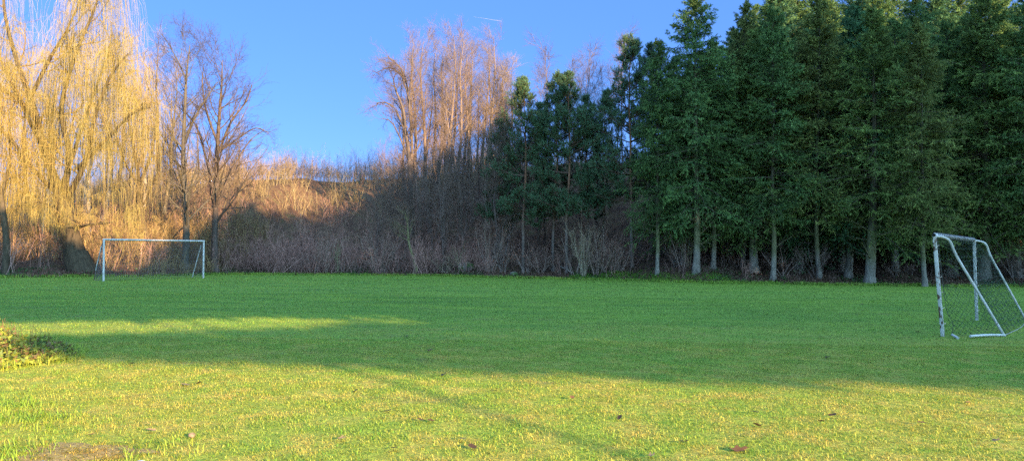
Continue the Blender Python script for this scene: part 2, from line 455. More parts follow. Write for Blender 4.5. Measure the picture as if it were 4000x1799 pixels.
# ------------------------------------------------------------------ tree meshes
def bare_mesh(seed, H, r0, limbs, lL, sub=(9, 8, 3), ang=42, trop=.12, trunk=None, rads=None, bark=(.16, .13, .10), twig=(.17, .12, .085), t0=.28, L2=.42, L3=.9, topw=.35, wob=.12, fall=.55, kmain=8, tr=.006, extra=None):
    r = np.random.default_rng(seed)
    if trunk is None:
        n = 7; z = np.linspace(0, H, n)
        off = np.cumsum(r.normal(size=(n, 2)) * H * .012, 0); off[0] = 0
        trunk = np.column_stack((off, z)); rads = r0 * np.array([1.15, .9, .78, .62, .46, .28, .06])
    TP, TR = path_tree(trunk, rads)
    gt = Geo(); gt.tubes(TP, TR, kmain, bark)
    fl, fr_ = path_tree([TP[0, 0] - c3(0, 0, .3), TP[0, 0] + c3(0, 0, .05), TP[0, 0] + c3(0, 0, .5)], [TR[0, 0] * 1.6, TR[0, 0] * 1.35, TR[0, 0] * .98], 3)
    gt.tubes(fl, fr_, kmain, bark)
    gc = Geo()
    LP, LR, LL, t, _ = spawn(TP, TR, limbs, r, t0, .98, ang, 9, lL, .3, fall, 6, trop, wob, .38, .012, .5, .2)
    if extra:
        for e in extra:
            EP, ER = path_tree(e[0], e[1]); gt.tubes(EP, ER, 6, bark)
            # resample so they share the limbs' length
            ii = np.linspace(0, EP.shape[1] - 1, 7).astype(int)
            LP = np.concatenate((LP, EP[:, ii])); LR = np.concatenate((LR, ER[:, ii])); LL = np.append(LL, np.linalg.norm(EP[0, -1] - EP[0, 0]))
    gt.tubes(LP, LR, 5, bark)
    BP, BR, BL, *_ = spawn(LP, LR, sub[0], r, .18, 1, 38, 12, LL * L2, .35, .45, 4, trop * .8, wob, .55, .008, .2, .3)
    gc.tubes(BP, BR, 4, bark, .2, r)
    if sub[1]:
        CP, CR, CL, *_ = spawn(BP, BR, sub[1], r, .15, 1, 36, 12, L3, .4, .4, 3, trop * .7, wob, .6, tr, .05, .5)
        gc.tubes(CP, CR, 3, twig, .25, r)
        if sub[2]:
            DP, DR, *_ = spawn(CP, CR, sub[2], r, .2, 1, 34, 12, L3 * .55, .4, .3, 2, trop * .6, wob, .7, tr * .8, .02, .6)
            gc.tubes(DP, DR, 3, twig, .25, r)
    return gt.mesh('trunk', M_BARK, True), gc.mesh('crown', M_TWIG)

def spruce_mesh(seed, H, hb, Lmax, r0, dead=6, green=(.062, .132, .046), tipc=(.135, .225, .065), bark=(.20, .175, .14), nl=150, sparse=1.0):
    r = np.random.default_rng(seed)
    n = 8; z = np.linspace(0, H, n); off = np.cumsum(r.normal(size=(n, 2)) * .05, 0); off[0] = 0
    TP, TR = path_tree(np.column_stack((off, z)), r0 * np.array([1.1, .92, .76, .58, .42, .27, .13, .02]))
    gt = Geo(); gt.tubes(TP, TR, 10, bark)
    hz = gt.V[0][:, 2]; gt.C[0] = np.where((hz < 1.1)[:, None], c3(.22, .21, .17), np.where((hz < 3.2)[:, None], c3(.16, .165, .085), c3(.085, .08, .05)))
    fl, fr_ = path_tree([c3(0, 0, -.3), c3(0, 0, .04), c3(0, 0, .55)], [r0 * 1.65, r0 * 1.4, r0 * 1.04], 3)
    gt.tubes(fl, fr_, 10, (.22, .21, .17))
    gc = Geo()
    # bare lower branches
    if dead:
        P, R, *_ = spawn(TP, TR, dead, r, (hb - 1.6) / H, (hb + .8) / H, 62, 10, 2.0, .3, .1, 4, .05, .08, .22, .018, .05, .3)
        gt.tubes(P, R, 4, (.17, .16, .08))
        P2, R2, *_ = spawn(P, R, 7, r, .2, 1, 40, 10, .8, .3, .3, 3, .05, .1, .5, .007, .02, .5); gt.tubes(P2, R2, 3, (.14, .12, .08))
    # whorled limbs
    nl = int(nl * 1.25 * (H - hb) / 13)
    zz = hb + (H - .25 - hb) * (np.arange(nl) / nl) ** .93 + r.uniform(-.12, .12, nl)
    f = np.clip((H - zz) / (H - hb), 0, 1)
    L = (Lmax * (f ** .72) * np.where(f > .85, .9, 1) + .22) * r.uniform(.62, 1.18, nl)
    az = r.random(nl) * 2 * math.pi
    el = np.radians(np.interp(f, [0, .1, .4, 1], [58, 38, 10, -14]) + r.normal(size=nl) * 6)
    d = np.stack((np.cos(az) * np.cos(el), np.sin(az) * np.cos(el), np.sin(el)), 1)
    pos = np.stack((np.interp(zz, z, off[:, 0]), np.interp(zz, z, off[:, 1]), zz), 1)
    S = 5; out = [pos]
    for s_ in range(S):
        pos = pos + d * (L / S)[:, None]; out.append(pos)
        d = nrm(d + np.array([0, 0, -.10 + .055 * s_]) + r.normal(size=d.shape) * .05)
    LP = np.stack(out, 1); LR = (.012 + .011 * L)[:, None] * np.linspace(1, .2, S + 1)[None]
    gc.tubes(LP, LR, 3, (.10, .085, .06), .2, r)
    # side sprays, mostly level and drooping
    ns = int(17 * sparse)
    SP, SR, SL, t, idx = spawn(LP, LR, ns, r, .12, 1, 52, 9, L * .36, .3, .55, 3, -.16, .08, .4, .004, .02, .5, flat=.3)
    fh = np.clip((H - SP[:, 0, 2]) / 2.5, .3, 1); keep = r.random(len(SP)) < fh; SP = SP[keep]
    pos, dd, tt, _ = along(SP, 14, r, .05, 1.05)
    e1 = nrm(dd + r.normal(size=dd.shape) * .55)
    n_ = len(pos)
    tip = np.clip(tt * 1.2 - .3 + r.normal(size=n_) * .25, 0, 1)[:, None]
    lv = np.where(np.arange(nl) % 3 == 0, 1.35, 1.0) * r.uniform(.6, 1.25, nl)
    tree_v = lv[idx[keep]][:, None].repeat(14, 0)
    C = (np.array(green) * (1 - tip) + np.array(tipc) * tip) * tree_v * r.uniform(.7, 1.25, (n_, 1))
    gc.add(*[x if i != 1 else x for i, x in enumerate(cards(pos, e1, r.uniform(.10, .24, n_), r.uniform(.028, .052, n_), r, C, .25))][:2], None, cards(pos[:1], e1[:1], .1, .1, r, C[:1])[2][:0] if False else np.repeat(C, 4, 0))
    pos, dd, tt, _ = along(LP, 34, r, .02, 1.03)
    e1 = nrm(dd + r.normal(size=dd.shape) * .45); n_ = len(pos)
    C = (np.array(green) * .5 + np.array(tipc) * .5) * r.uniform(.7, 1.25, (n_, 1))
    V_, Q_, C_ = cards(pos, e1, r.uniform(.12, .26, n_), .05, r, C, .15); gc.add(V_, Q_, None, C_)
    # leader shoot
    lp = np.column_stack((np.full(90, off[-1, 0]), np.full(90, off[-1, 1]), np.linspace(H - 1.5, H + .05, 90)))
    e1 = nrm(r.normal(size=(90, 3)) * np.array([1, 1, .3]) + np.array([0, 0, .9]))
    V_, Q_, C_ = cards(lp, e1, .16, .05, r, np.tile(np.array(tipc), (90, 1))); gc.add(V_, Q_, None, C_)
    return gt.mesh('trunk', M_BARK, True), gc.mesh('crown', M_NEEDLE)

def pine_mesh(seed, H, hb, Lmax, r0, nl=52, col=(.085, .185, .095)):
    r = np.random.default_rng(seed)
    n = 8; z = np.linspace(0, H, n); off = np.cumsum(r.normal(size=(n, 2)) * .05, 0); off[0] = 0
    TP, TR = path_tree(np.column_stack((off, z)), r0 * np.array([1.05, .9, .8, .68, .55, .4, .25, .1]))
    gt = Geo()
    f = np.linspace(0, 1, TP.shape[1])[None, :, None]
    V, Q = tubes(TP, TR, 9)
    cc = np.array([.15, .125, .105]) * (1 - np.clip((f - .15) / .3, 0, 1)) + np.array([.20, .105, .06]) * np.clip((f - .15) / .3, 0, 1)
    gt.add(V, Q, None, np.repeat(cc.reshape(-1, 3), 9, 0))
    fl, fr_ = path_tree([c3(0, 0, -.3), c3(0, 0, .03), c3(0, 0, .45)], [r0 * 1.5, r0 * 1.3, r0], 3); gt.tubes(fl, fr_, 9, (.15, .125, .105))
    gc = Geo()
    zz = hb + (H - .4 - hb) * np.sort(r.random(nl)); zz = np.round(zz / .55) * .55 + r.normal(size=nl) * .05
    fz = np.clip((H - zz) / (H - hb), 0, 1)
    L = (Lmax * np.interp(fz, [0, .35, .75, 1], [.22, .72, 1, .8])) * r.uniform(.6, 1.15, nl)
    az = r.random(nl) * 2 * math.pi
    el = np.radians(np.interp(fz, [0, .3, 1], [62, 32, 5]) + r.normal(size=nl) * 9)
    d = np.stack((np.cos(az) * np.cos(el), np.sin(az) * np.cos(el), np.sin(el)), 1)
    pos = np.stack((np.interp(zz, z, off[:, 0]), np.interp(zz, z, off[:, 1]), zz), 1)
    S = 5; out = [pos]
    for s_ in range(S):
        pos = pos + d * (L / S)[:, None]; out.append(pos)
        d = nrm(d + np.array([0, 0, .10]) + r.normal(size=d.shape) * .1)
    LP = np.stack(out, 1); LR = (.014 + .012 * L)[:, None] * np.linspace(1, .35, S + 1)[None]
    gt.tubes(LP, LR, 4, (.12, .08, .055))
    BP, BR, *_ = spawn(LP, LR, 8, r, .3, 1.0, 38, 10, L * .30, .3, .4, 3, .34, .1, .6, .008, .03, .6)
    gc.tubes(BP, BR, 3, (.11, .075, .05), .2, r)
    SP, SR, *_ = spawn(BP, BR, 4, r, .35, 1.0, 34, 10, .38, .3, .2, 2, .35, .08, .8, .008, .02, .9)
    top = TP[:, -2:, :]; top = np.stack((top[:, 0], (top[:, 0] + top[:, 1]) / 2, top[:, 1] + c3(0, 0, .35)), 1)
    SP = np.concatenate((SP, top))
    gc.tubes(SP, np.full(SP.shape[:2], .009), 3, (.11, .075, .05))
    for chains, m in ((SP, 22), (BP[:, 1:], 4)):
        pos, dd, tt, _ = along(chains, m, r, .15, 1.0); n_ = len(pos)
        q = r.normal(size=(n_, 3)); q = nrm(q - dd * np.sum(q * dd, 1, keepdims=True))
        e1 = nrm(dd * .85 + q * .75)
        C = np.array(col) * r.uniform(.6, 1.35, (n_, 1)) + np.array([.02, .012, 0]) * r.random((n_, 1))
        V_, Q_, C_ = cards(pos, e1, r.uniform(.09, .15, n_), .020, r, C); gc.add(V_, Q_, None, C_)
    return gt.mesh('trunk', M_BARK, True), gc.mesh('crown', M_NEEDLE)

def shrub_mesh(seed, n, H, spread, col=(.20, .165, .13), subs=(6, 5), r0=.022, straight=False):
    r = np.random.default_rng(seed)
    az = r.random(n) * 2 * math.pi; rr = .28 * np.sqrt(r.random(n)) * spread
    pos = np.stack((rr * np.cos(az), rr * np.sin(az), np.full(n, -.05)), 1)
    tilt = np.radians(r.uniform(3, 30, n) * spread * (1 if not straight else .4))
    a2 = az + r.normal(size=n) * .6
    d = np.stack((np.cos(a2) * np.sin(tilt), np.sin(a2) * np.sin(tilt), np.cos(tilt)), 1)
    L = H * r.uniform(.55, 1.1, n); S = 6; out = [pos]
    for s_ in range(S):
        pos = pos + d * (L / S)[:, None]; out.append(pos)
        d = nrm(d + r.normal(size=d.shape) * .09 + np.array([0, 0, .03]))
    P = np.stack(out, 1); R = (r0 * r.uniform(.6, 1.4, n))[:, None] * np.linspace(1, .25, S + 1)[None]
    gs = Geo(); gs.tubes(P, R, 5, col, .25, r)
    gc = Geo()
    BP, BR, BL, *_ = spawn(P, R, subs[0], r, .25, 1, 36, 12, L * .3, .4, .4, 3, .12, .13, .55, .006, .02, .5)
    gc.tubes(BP, BR, 3, col, .25, r)
    if subs[1]:
        CP, CR, *_ = spawn(BP, BR, subs[1], r, .2, 1, 36, 12, .42, .4, .3, 2, .1, .12, .6, .0045, .01, .6)
        gc.tubes(CP, CR, 3, np.array(col) * np.array([1, .85, .8]), .25, r)
    return gs.mesh('stem', M_TWIG), gc.mesh('crown', M_TWIG)

def put(name, meshes, loc, label, cat, group=None, rz=0, s=1, lean=(0, 0), parts=('trunk', 'crown')):
    e = empty(name, loc, rz, s, label, cat, group, lean)
    for pn, me in zip(parts, meshes): link(pn, me, e)
    return e

# ------------------------------------------------------------------ weeping willow
def willow(name, base, trunkpx, Y, rads, limbs, seed, label, nst, Ls, col, reach=1.0, xmax=4.9):
    r = np.random.default_rng(seed)
    o = Vector(base)
    loc = lambda pts: [at(px, py, Y + dy) - base for px, py, dy in pts]
    gt = Geo(); gb = Geo()
    tr = loc(trunkpx); tr[0] = c3(0, 0, -.1)
    bark = (.075, .060, .036)
    TP, TR = path_tree(tr, rads); gt.tubes(TP, TR, 12, bark)
    fl, fr_ = path_tree([c3(0, 0, -.4), c3(0, 0, .02), c3(*(TP[0, 3]))], [rads[0] * 1.5, rads[0] * 1.25, rads[0]], 3); gt.tubes(fl, fr_, 12, bark)
    LPs, LRs = [], []
    for pts, rd in limbs:
        P, R = path_tree(loc(pts), np.linspace(rd[0] * .8, rd[1] * .7, len(pts)), 4)
        gt.tubes(P, R, 7, bark)
        ii = np.linspace(0, P.shape[1] - 1, 9).astype(int); LPs.append(P[:, ii]); LRs.append(R[:, ii])
    LP, LR = np.concatenate(LPs), np.concatenate(LRs)
    BP, BR, BL, *_ = spawn(LP, LR, 11, r, .15, 1, 52, 16, 2.7 * reach, .45, .2, 6, .10, .20, .5, .02, .10, .3)
    gt.tubes(BP, BR * .8, 5, (.14, .105, .05))
    CP, CR, *_ = spawn(BP, BR, 7, r, .1, 1, 50, 14, 1.25 * reach, .4, .3, 4, .02, .18, .55, .009, .03, .4)
    k = CP[:, 0, 0] < xmax - np.maximum(0, CP[:, 0, 2] - 12) * .45 + .4; CP, CR = CP[k], CR[k]
    gb.tubes(CP, CR * .8, 3, (.24, .17, .055), .25, r)
    # the hanging whips
    pos, dd, t, _ = along(CP, nst, r, .15, 1.0)
    n = len(pos)
    L = np.minimum(Ls * r.uniform(.12, 1.0, n) ** 1.3 + .4, np.maximum(pos[:, 2] - (2.9 + 1.3 * r.random(n) + 1.6 * np.sin(pos[:, 0] * 1.3) * np.sin(pos[:, 0] * .43 + 1)), .4))
    k = (np.sin(pos[:, 0] * 2.1 + np.sin(pos[:, 2] * 1.1) * 1.5) * np.sin(pos[:, 1] * 1.7) + .9 * r.random(n) > .02) & (pos[:, 0] < xmax - np.maximum(0, pos[:, 2] - 12) * .45)
    pos, dd, L = pos[k], dd[k], L[k]; n = len(pos)
    d = nrm(dd * .8 + r.normal(size=dd.shape) * .35 + np.array([0, 0, .1])); S = 6; out = [pos]
    sw = r.normal(size=(n, 3)) * np.array([.05, .05, 0])
    for s_ in range(S):
        pos = pos + d * (L / S)[:, None]; out.append(pos)
        d = nrm(d * (.45 if s_ < 2 else .25) + np.array([0, 0, -.9]) + sw + r.normal(size=d.shape) * .04)
    P = np.stack(out, 1); R = np.broadcast_to(np.linspace(.0070, .0032, S + 1)[None], P.shape[:2])
    cc = np.array(col) * r.uniform(.75, 1.25, (n, 1))
    gb.tubes(P, R, 3, cc)
    e = empty(name, base, 0, 1, label, 'tree')
    link('trunk', gt.mesh('trunk', M_BARK, True), e); link('crown', gb.mesh('crown', M_TWIG), e)
b = ground(325, 1076)
YW = b[1]
willow('weeping_willow', b,
       [(325, 1076, 0), (285, 960, 0), (255, 850, 0), (240, 760, 0)], YW, [.72, .60, .52, .46],
       [([(240, 770, 0), (165, 560, 0), (135, 430, .5), (70, 250, 1), (20, 60, 1), (10, -120, 1)], (.36, .06)),
        ([(245, 780, 0), (270, 600, -1), (240, 420, -1.5), (300, 200, -2), (360, 60, -2), (400, -60, -2)], (.26, .05)),
        ([(250, 800, 0), (330, 640, -1), (370, 460, -1.5), (430, 300, -2), (500, 210, -2)], (.24, .05)),
        ([(150, 480, 0), (60, 380, -1), (-60, 330, -2), (-200, 340, -2.5)], (.2, .05)),
        ([(120, 380, 0), (200, 220, -1), (260, 120, -1.5), (330, -40, -1.5)], (.17, .04)),
        ([(230, 760, 0), (120, 650, -2), (20, 520, -3), (-120, 450, -3)], (.2, .05)),
        ([(300, 660, -1), (420, 540, -2), (520, 440, -2.5), (590, 420, -2.5)], (.15, .04)),
        ([(240, 740, 0), (300, 560, 2), (380, 330, 3), (430, 200, 3)], (.2, .04)),
        ([(170, 580, 0), (90, 420, 2), (0, 230, 3), (-60, 60, 3)], (.2, .04)),
        ([(260, 900, 0), (330, 880, -.5), (400, 872, -1), (440, 868, -1)], (.13, .04)),
        ([(270, 880, 0), (190, 800, -1), (120, 790, -2), (60, 800, -2)], (.11, .03))],
       11, 'huge weeping willow with a thick leaning trunk and golden hanging whips', 15, 4.9, (.285, .232, .07))
b2 = ground(605, 1068)
willow('weeping_willow', b2,
       [(605, 1068, 0), (580, 960, 0), (548, 820, 0), (545, 700, 0)], b2[1], [.30, .26, .23, .2],
       [([(545, 710, 0), (520, 560, 0), (500, 430, 0), (520, 330, 0)], (.16, .04)),
        ([(545, 720, 0), (590, 600, 0), (610, 450, 0), (570, 320, 0)], (.15, .04)),
        ([(545, 730, 0), (480, 620, 1), (450, 500, 1), (440, 380, 1)], (.12, .03)),
        ([(560, 800, 0), (620, 660, -1), (640, 560, -1)], (.09, .03))],
       12, 'slender pale willow with a leaning trunk seen through the far goal', 8, 4.2, (.29, .225, .10), .62)
b3 = ground(22, 1080)
willow('weeping_willow', b3,
       [(22, 1080, 0), (26, 960, 0), (15, 850, 0), (0, 740, 0)], b3[1] , [.20, .18, .16, .13],
       [([(5, 760, 0), (-60, 560, 0), (-100, 400, 0)], (.16, .04)),
        ([(5, 760, 0), (40, 600, 1), (30, 430, 1)], (.14, .04))],
       13, 'willow with a straight brown trunk at the left edge of the photo', 7, 4.5, (.31, .23, .06), .8)

# ------------------------------------------------------------------ bare trees behind the far goal
def bare_px(name, base_px, Y, path, rads, label, seed, **kw):
    base = onhill(base_px[0], Y) if base_px[1] is None else hit(*base_px)
    Yb = base[1]
    tr = [c3(0, 0, 0)] + [at(px, py, Yb) - base for px, py in path]
    ex = []
    for pts, rr in kw.pop('limbs_px', []):
        ex.append(([at(px, py, Yb + dy) - base for px, py, dy in pts], rr))
    me = bare_mesh(seed, 0, 0, trunk=tr, rads=rads, extra=ex, **kw)
    return put(name, me, base, label, 'tree')
bare_px('bare_tree', (722, 1058), 0, [(728, 900), (722, 760), (716, 600), (722, 430), (728, 300), (742, 175)], [.27, .22, .18, .15, .11, .07, .02],
        'bare tree with a slim straight trunk behind the right half of the far goal', 21, limbs=30, lL=4.4, sub=(7, 5, 2), ang=50, trop=.10, bark=(.085, .078, .06), twig=(.055, .042, .034), t0=.16,
        limbs_px=[([(722, 560, 0), (760, 460, 0), (815, 370, 0), (850, 320, 0)], [.10, .07, .04, .02]), ([(716, 740, 0), (690, 640, 0), (640, 540, .5), (600, 510, .5)], [.08, .06, .04, .02]),
                  ([(728, 310, 0), (695, 240, 0), (655, 165, 0), (625, 130, 0)], [.05, .04, .03, .015])])
bare_px('bare_tree', (838, 1062), 0, [(838, 900), (845, 760), (848, 600), (858, 440), (866, 330), (868, 235)], [.26, .21, .18, .15, .11, .07, .02],
        'taller spreading bare tree right of the far goal with upswept limbs', 22, limbs=32, lL=5.2, sub=(7, 5, 2), ang=44, trop=.16, bark=(.095, .075, .06), twig=(.055, .042, .034), t0=.18,
        limbs_px=[([(838, 770, 0), (800, 600, 0), (760, 480, 1), (700, 420, 1)], [.10, .08, .05, .02]), ([(846, 620, 0), (900, 480, 0), (960, 400, 0), (985, 330, 0)], [.10, .07, .04, .02]),
                  ([(842, 820, 0), (890, 700, 0), (960, 570, 0), (1010, 520, 0)], [.09, .07, .04, .02]), ([(850, 560, 0), (805, 430, 0), (790, 320, 0), (798, 250, 0)], [.09, .07, .04, .02]),
                  ([(848, 600, 0), (930, 540, 0), (1000, 500, 0), (1050, 520, 0)], [.07, .05, .03, .02])])

# slim background trees on the left, seven shapes reused
LEFT = [bare_mesh(40 + i, 11 + i * .6, .11 + .015 * i, 18, 2.4, (6, 5, 1), 40, .16, bark=bk, twig=(.22, .165, .085), t0=.2, kmain=6)
        for i, bk in enumerate([(.15, .12, .075), (.18, .15, .095), (.38, .34, .26), (.12, .095, .06), (.40, .36, .30)])]
lefts = [(-60, 56, 0, 1.0), (72, 54, 1, 1.0), (108, 60, 3, 1.1), (160, 55, 0, .95), (186, 66, 1, 1.2), (222, 58, 3, 1.0), (178, 52, 2, .9), (345, 57, 4, 1.05), (332, 62, 2, 1.1), (400, 60, 4, 1.0),
         (422, 53, 1, .85), (455, 66, 3, 1.1), (505, 58, 0, .95), (640, 60, 1, 1.05), (668, 70, 0, 1.1), (15, 62, 2, 1.1), (-130, 60, 3, 1.1), (778, 66, 0, .75), (925, 64, 3, .62), (556, 64, 2, 1.0), (610, 72, 3, 1.15)]
ORD = ['first', 'second', 'third', 'fourth', 'fifth', 'sixth', 'seventh', 'eighth', 'ninth', 'tenth', 'eleventh', 'twelfth', 'thirteenth', 'fourteenth', 'fifteenth', 'sixteenth', 'seventeenth', 'eighteenth', 'nineteenth', 'twentieth',
       'twenty-first', 'twenty-second', 'twenty-third', 'twenty-fourth', 'twenty-fifth', 'twenty-sixth', 'twenty-seventh', 'twenty-eighth']
KINDS = ['brown', 'light brown', 'white-barked', 'dark brown', 'pale grey-white']
for i, (px, Y, k, s) in enumerate(sorted(lefts)):
    lab = f'slim {KINDS[k]} background tree behind the willows, {ORD[i]} from the left'
    if px > 700: lab = f'short {KINDS[k]} tree on the slope ' + ('between the two bare trees' if px < 800 else 'just right of the taller bare tree')
    put('slender_tree', LEFT[k], onhill(px, Y) - c3(0, 0, .1), lab, 'tree', 'slim trees behind the willows', rz=i * 1.7, s=s)

# ------------------------------------------------------------------ tall bare group on the hill
CEN = [bare_mesh(60 + i, 17, .20, 26, 2.4, (6, 5, 2), 36, .12, bark=(.18, .14, .11), twig=(.15, .115, .088), t0=t0, kmain=7, L3=.8, fall=.3, tr=.005) for i, t0 in enumerate([.42, .32, .48, .38])]
cen = [(1623, 1600, 175, 64, 0), (1640, 1622, 120, 66, 1), (1680, 1692, 130, 68, 2), (1738, 1736, 75, 65, 3), (1762, 1796, 130, 70, 0), (1793, 1822, 118, 66, 1), (1846, 1858, 190, 69, 2),
       (1901, 1898, 92, 66, 3), (1922, 1925, 180, 72, 1), (1967, 1958, 250, 68, 0), (1998, 1990, 330, 71, 2), (1704, 1745, 240, 74, 3), (1872, 1868, 290, 74, 0), (2030, 2040, 380, 75, 1), (1820, 1775, 300, 62, 2), (1655, 1662, 260, 72, 3),
       (1700, 1712, 150, 71, 1), (1722, 1730, 200, 69, 0), (1752, 1764, 170, 73, 2), (1838, 1842, 160, 72, 0), (1880, 1884, 150, 73, 3), (1940, 1945, 220, 67, 0), (1585, 1578, 260, 70, 1), (1812, 1812, 220, 75, 3), (1980, 1975, 300, 74, 2)]
cen.sort()
for i, (bx, tx, ty, Y, k) in enumerate(cen):
    base = onhill(bx, Y); top = at(tx, ty, Y); H = top[2] - base[2]
    s = H / 17 * .955; lean = math.atan2(top[0] - base[0], H)
    put('tall_bare_tree', CEN[k], base, f'tall bare pinkish tree on the hill, {ORD[i]} trunk from the left in the tall clump', 'tree', 'tall bare trees on the hill', rz=0, s=(s * .95, s * .95, s), lean=(0, lean))
bare_px('tall_bare_tree', (1612, None), 63, [(1600, 640), (1585, 520), (1575, 430), (1545, 350), (1535, 300)], [.2, .17, .14, .11, .07, .03],
        'leaning dark tree on the left side of the tall clump with arching limbs', 71, limbs=16, lL=3, sub=(8, 7, 2), ang=48, trop=.05, bark=(.11, .09, .075), twig=(.12, .09, .07), t0=.3,
        limbs_px=[([(1590, 540, 0), (1540, 420, 0), (1480, 400, 0), (1468, 425, 0)], [.08, .06, .04, .02]), ([(1600, 400, 0), (1570, 300, 0), (1520, 265, 0), (1470, 285, 0)], [.08, .06, .04, .02]),
                  ([(1610, 600, 0), (1590, 330, 0), (1540, 240, 0), (1500, 225, 0)], [.1, .08, .05, .02]), ([(1600, 640, 0), (1555, 520, 0), (1520, 470, 0), (1480, 465, 0)], [.07, .05, .04, .02])])
# shaded vase-shaped trees in front of the clump
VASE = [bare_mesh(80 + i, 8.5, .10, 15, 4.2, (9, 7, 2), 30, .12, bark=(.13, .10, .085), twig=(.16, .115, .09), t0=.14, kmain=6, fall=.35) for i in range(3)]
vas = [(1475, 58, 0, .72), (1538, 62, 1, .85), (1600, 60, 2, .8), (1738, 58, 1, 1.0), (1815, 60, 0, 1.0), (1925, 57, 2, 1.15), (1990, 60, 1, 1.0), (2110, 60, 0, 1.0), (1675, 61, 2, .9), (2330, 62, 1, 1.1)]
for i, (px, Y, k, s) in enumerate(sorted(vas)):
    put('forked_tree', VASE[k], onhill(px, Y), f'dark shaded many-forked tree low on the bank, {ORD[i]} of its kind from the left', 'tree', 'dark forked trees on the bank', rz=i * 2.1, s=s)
for i, (px, ty, Y) in enumerate([(1850, 420, 71), (1890, 330, 67), (1935, 260, 69), (1968, 300, 66), (2010, 380, 70)]):
    base = onhill(px, Y); H = at(px, ty, Y)[2] - base[2]
    put('twiggy_tree', LEFT[(1, 0, 1, 3, 0)[i]], base, f'fine-twigged sunlit tan tree at the right end of the tall clump, {ORD[i]} from left', 'tree', 'tan trees by the clump', rz=i * 1.3, s=(H / 12, H / 12, H / 12))
# wispy trees behind the pines
WISP = [bare_mesh(90 + i, 12, .07, 18, 2.2, (5, 5, 1), 38, .14, bark=(.15, .12, .10), twig=(.10, .077, .06), t0=.35, kmain=6) for i in range(3)]
wis = [(2085, 300, 66, 0), (2130, 192, 62, 1), (2195, 260, 70, 2), (2262, 208, 64, 0), (2290, 230, 68, 1), (2378, 185, 66, 2), (2425, 150, 70, 1), (2330, 300, 64, 2), (2515, 250, 68, 0), (2235, 330, 66, 1), (2620, 260, 70, 2)]
for i, (px, ty, Y, k) in enumerate(sorted(wis)):
    base = onhill(px, Y); H = at(px, ty, Y)[2] - base[2]
    put('wispy_tree', WISP[k], base, f'wispy leafless tree rising behind the pines, {ORD[i]} from the left', 'tree', 'wispy trees behind the pines', rz=i * 1.3, s=(H / 12 * .9, H / 12 * .9, H / 12))

# ------------------------------------------------------------------ pines
PINE = [pine_mesh(101, 12, 3.2, 2.1, .10, 72), pine_mesh(102, 12, 2.6, 2.1, .10, 68), pine_mesh(103, 15, 4.2, 2.6, .12, 100)]
pin = [(2045, 55, 318, 0, 'pine with an orange upper trunk, leftmost of the pines'), (1958, 58, 480, 1, 'short pine half hidden among bare branches left of the pines'),
       (2162, 55, 312, 1, 'bushy pine, second from the left in the pine row'), (2216, 53.5, 298, 0, 'pine with forked candle shoots, third in the pine row'), (2300, 57, 390, 1, 'lower dark pine in the dip between the pines'),
       (2358, 57, 372, 0, 'lower pine just left of the tallest pine'), (2466, 0, 163, 2, 'tallest pine with a bare curved grey trunk at the lawn edge'), (2543, 54, 200, 2, 'pine squeezed between the tallest pine and the firs'), (2102, 60, 420, 0, 'small pine behind and between the first two pines'), (2622, 57, 240, 1, 'dark pine set back beside the first fir')]
for i, (px, Y, ty, k, lab) in enumerate(pin):
    base = hit(2470, 1046) if Y == 0 else onhill(px, Y)
    H = at(px, ty, base[1])[2] - base[2]; H0 = (12, 12, 15)[k]
    put('pine_tree', PINE[k], base, lab, 'tree', 'pines on the bank', rz=i * 1.9, s=(H / H0 * 1.05, H / H0 * 1.05, H / H0))

# ------------------------------------------------------------------ spruces
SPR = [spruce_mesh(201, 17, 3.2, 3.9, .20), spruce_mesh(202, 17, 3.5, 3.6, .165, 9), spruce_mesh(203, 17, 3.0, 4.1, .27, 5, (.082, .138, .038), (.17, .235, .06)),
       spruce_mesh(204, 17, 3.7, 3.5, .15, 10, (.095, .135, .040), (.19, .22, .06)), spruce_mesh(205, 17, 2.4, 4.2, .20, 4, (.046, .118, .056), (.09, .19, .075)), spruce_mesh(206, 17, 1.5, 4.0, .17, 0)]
spr = [(2567, 1071, 155, 1, .8, 'thin young fir with a mossy trunk and a bare leader, first of the fir row'),
       (2720, 1061, -40, 0, 1, 'fir with a pale lower trunk, second of the fir row from the left'),
       (2903, 1042, 10, 3, .9, 'thin-stemmed fir set back between two thicker front trunks'),
       (3020, 1093, 30, 1, .95, 'fir with a straight grey-green trunk, fourth in the row'),
       (3200, 1085, -10, 3, .95, 'fir with fans of bare mossy lower branches'),
       (3397, 1110, 40, 2, 1.1, 'fir with the thickest pale trunk flaring at its foot, left of the near goal'),
       (3613, 1118, 70, 3, .95, 'slim leaning fir just left of the near goal'),
       (3845, 1090, -20, 2, 1.15, 'fir with a thick grey trunk seen through the near goal'),
       (4060, 1105, -60, 0, 1, 'fir at the right edge of the photo behind the near goal')]
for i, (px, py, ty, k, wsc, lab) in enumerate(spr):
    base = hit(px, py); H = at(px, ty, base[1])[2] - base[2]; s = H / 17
    put('fir_tree', SPR[k], base, lab, 'tree', 'firs along the lawn', rz=i * 2.3, s=(s * wsc, s * wsc, s), lean=(0, .035 if px == 3613 else (.03 if px == 3397 else 0)))
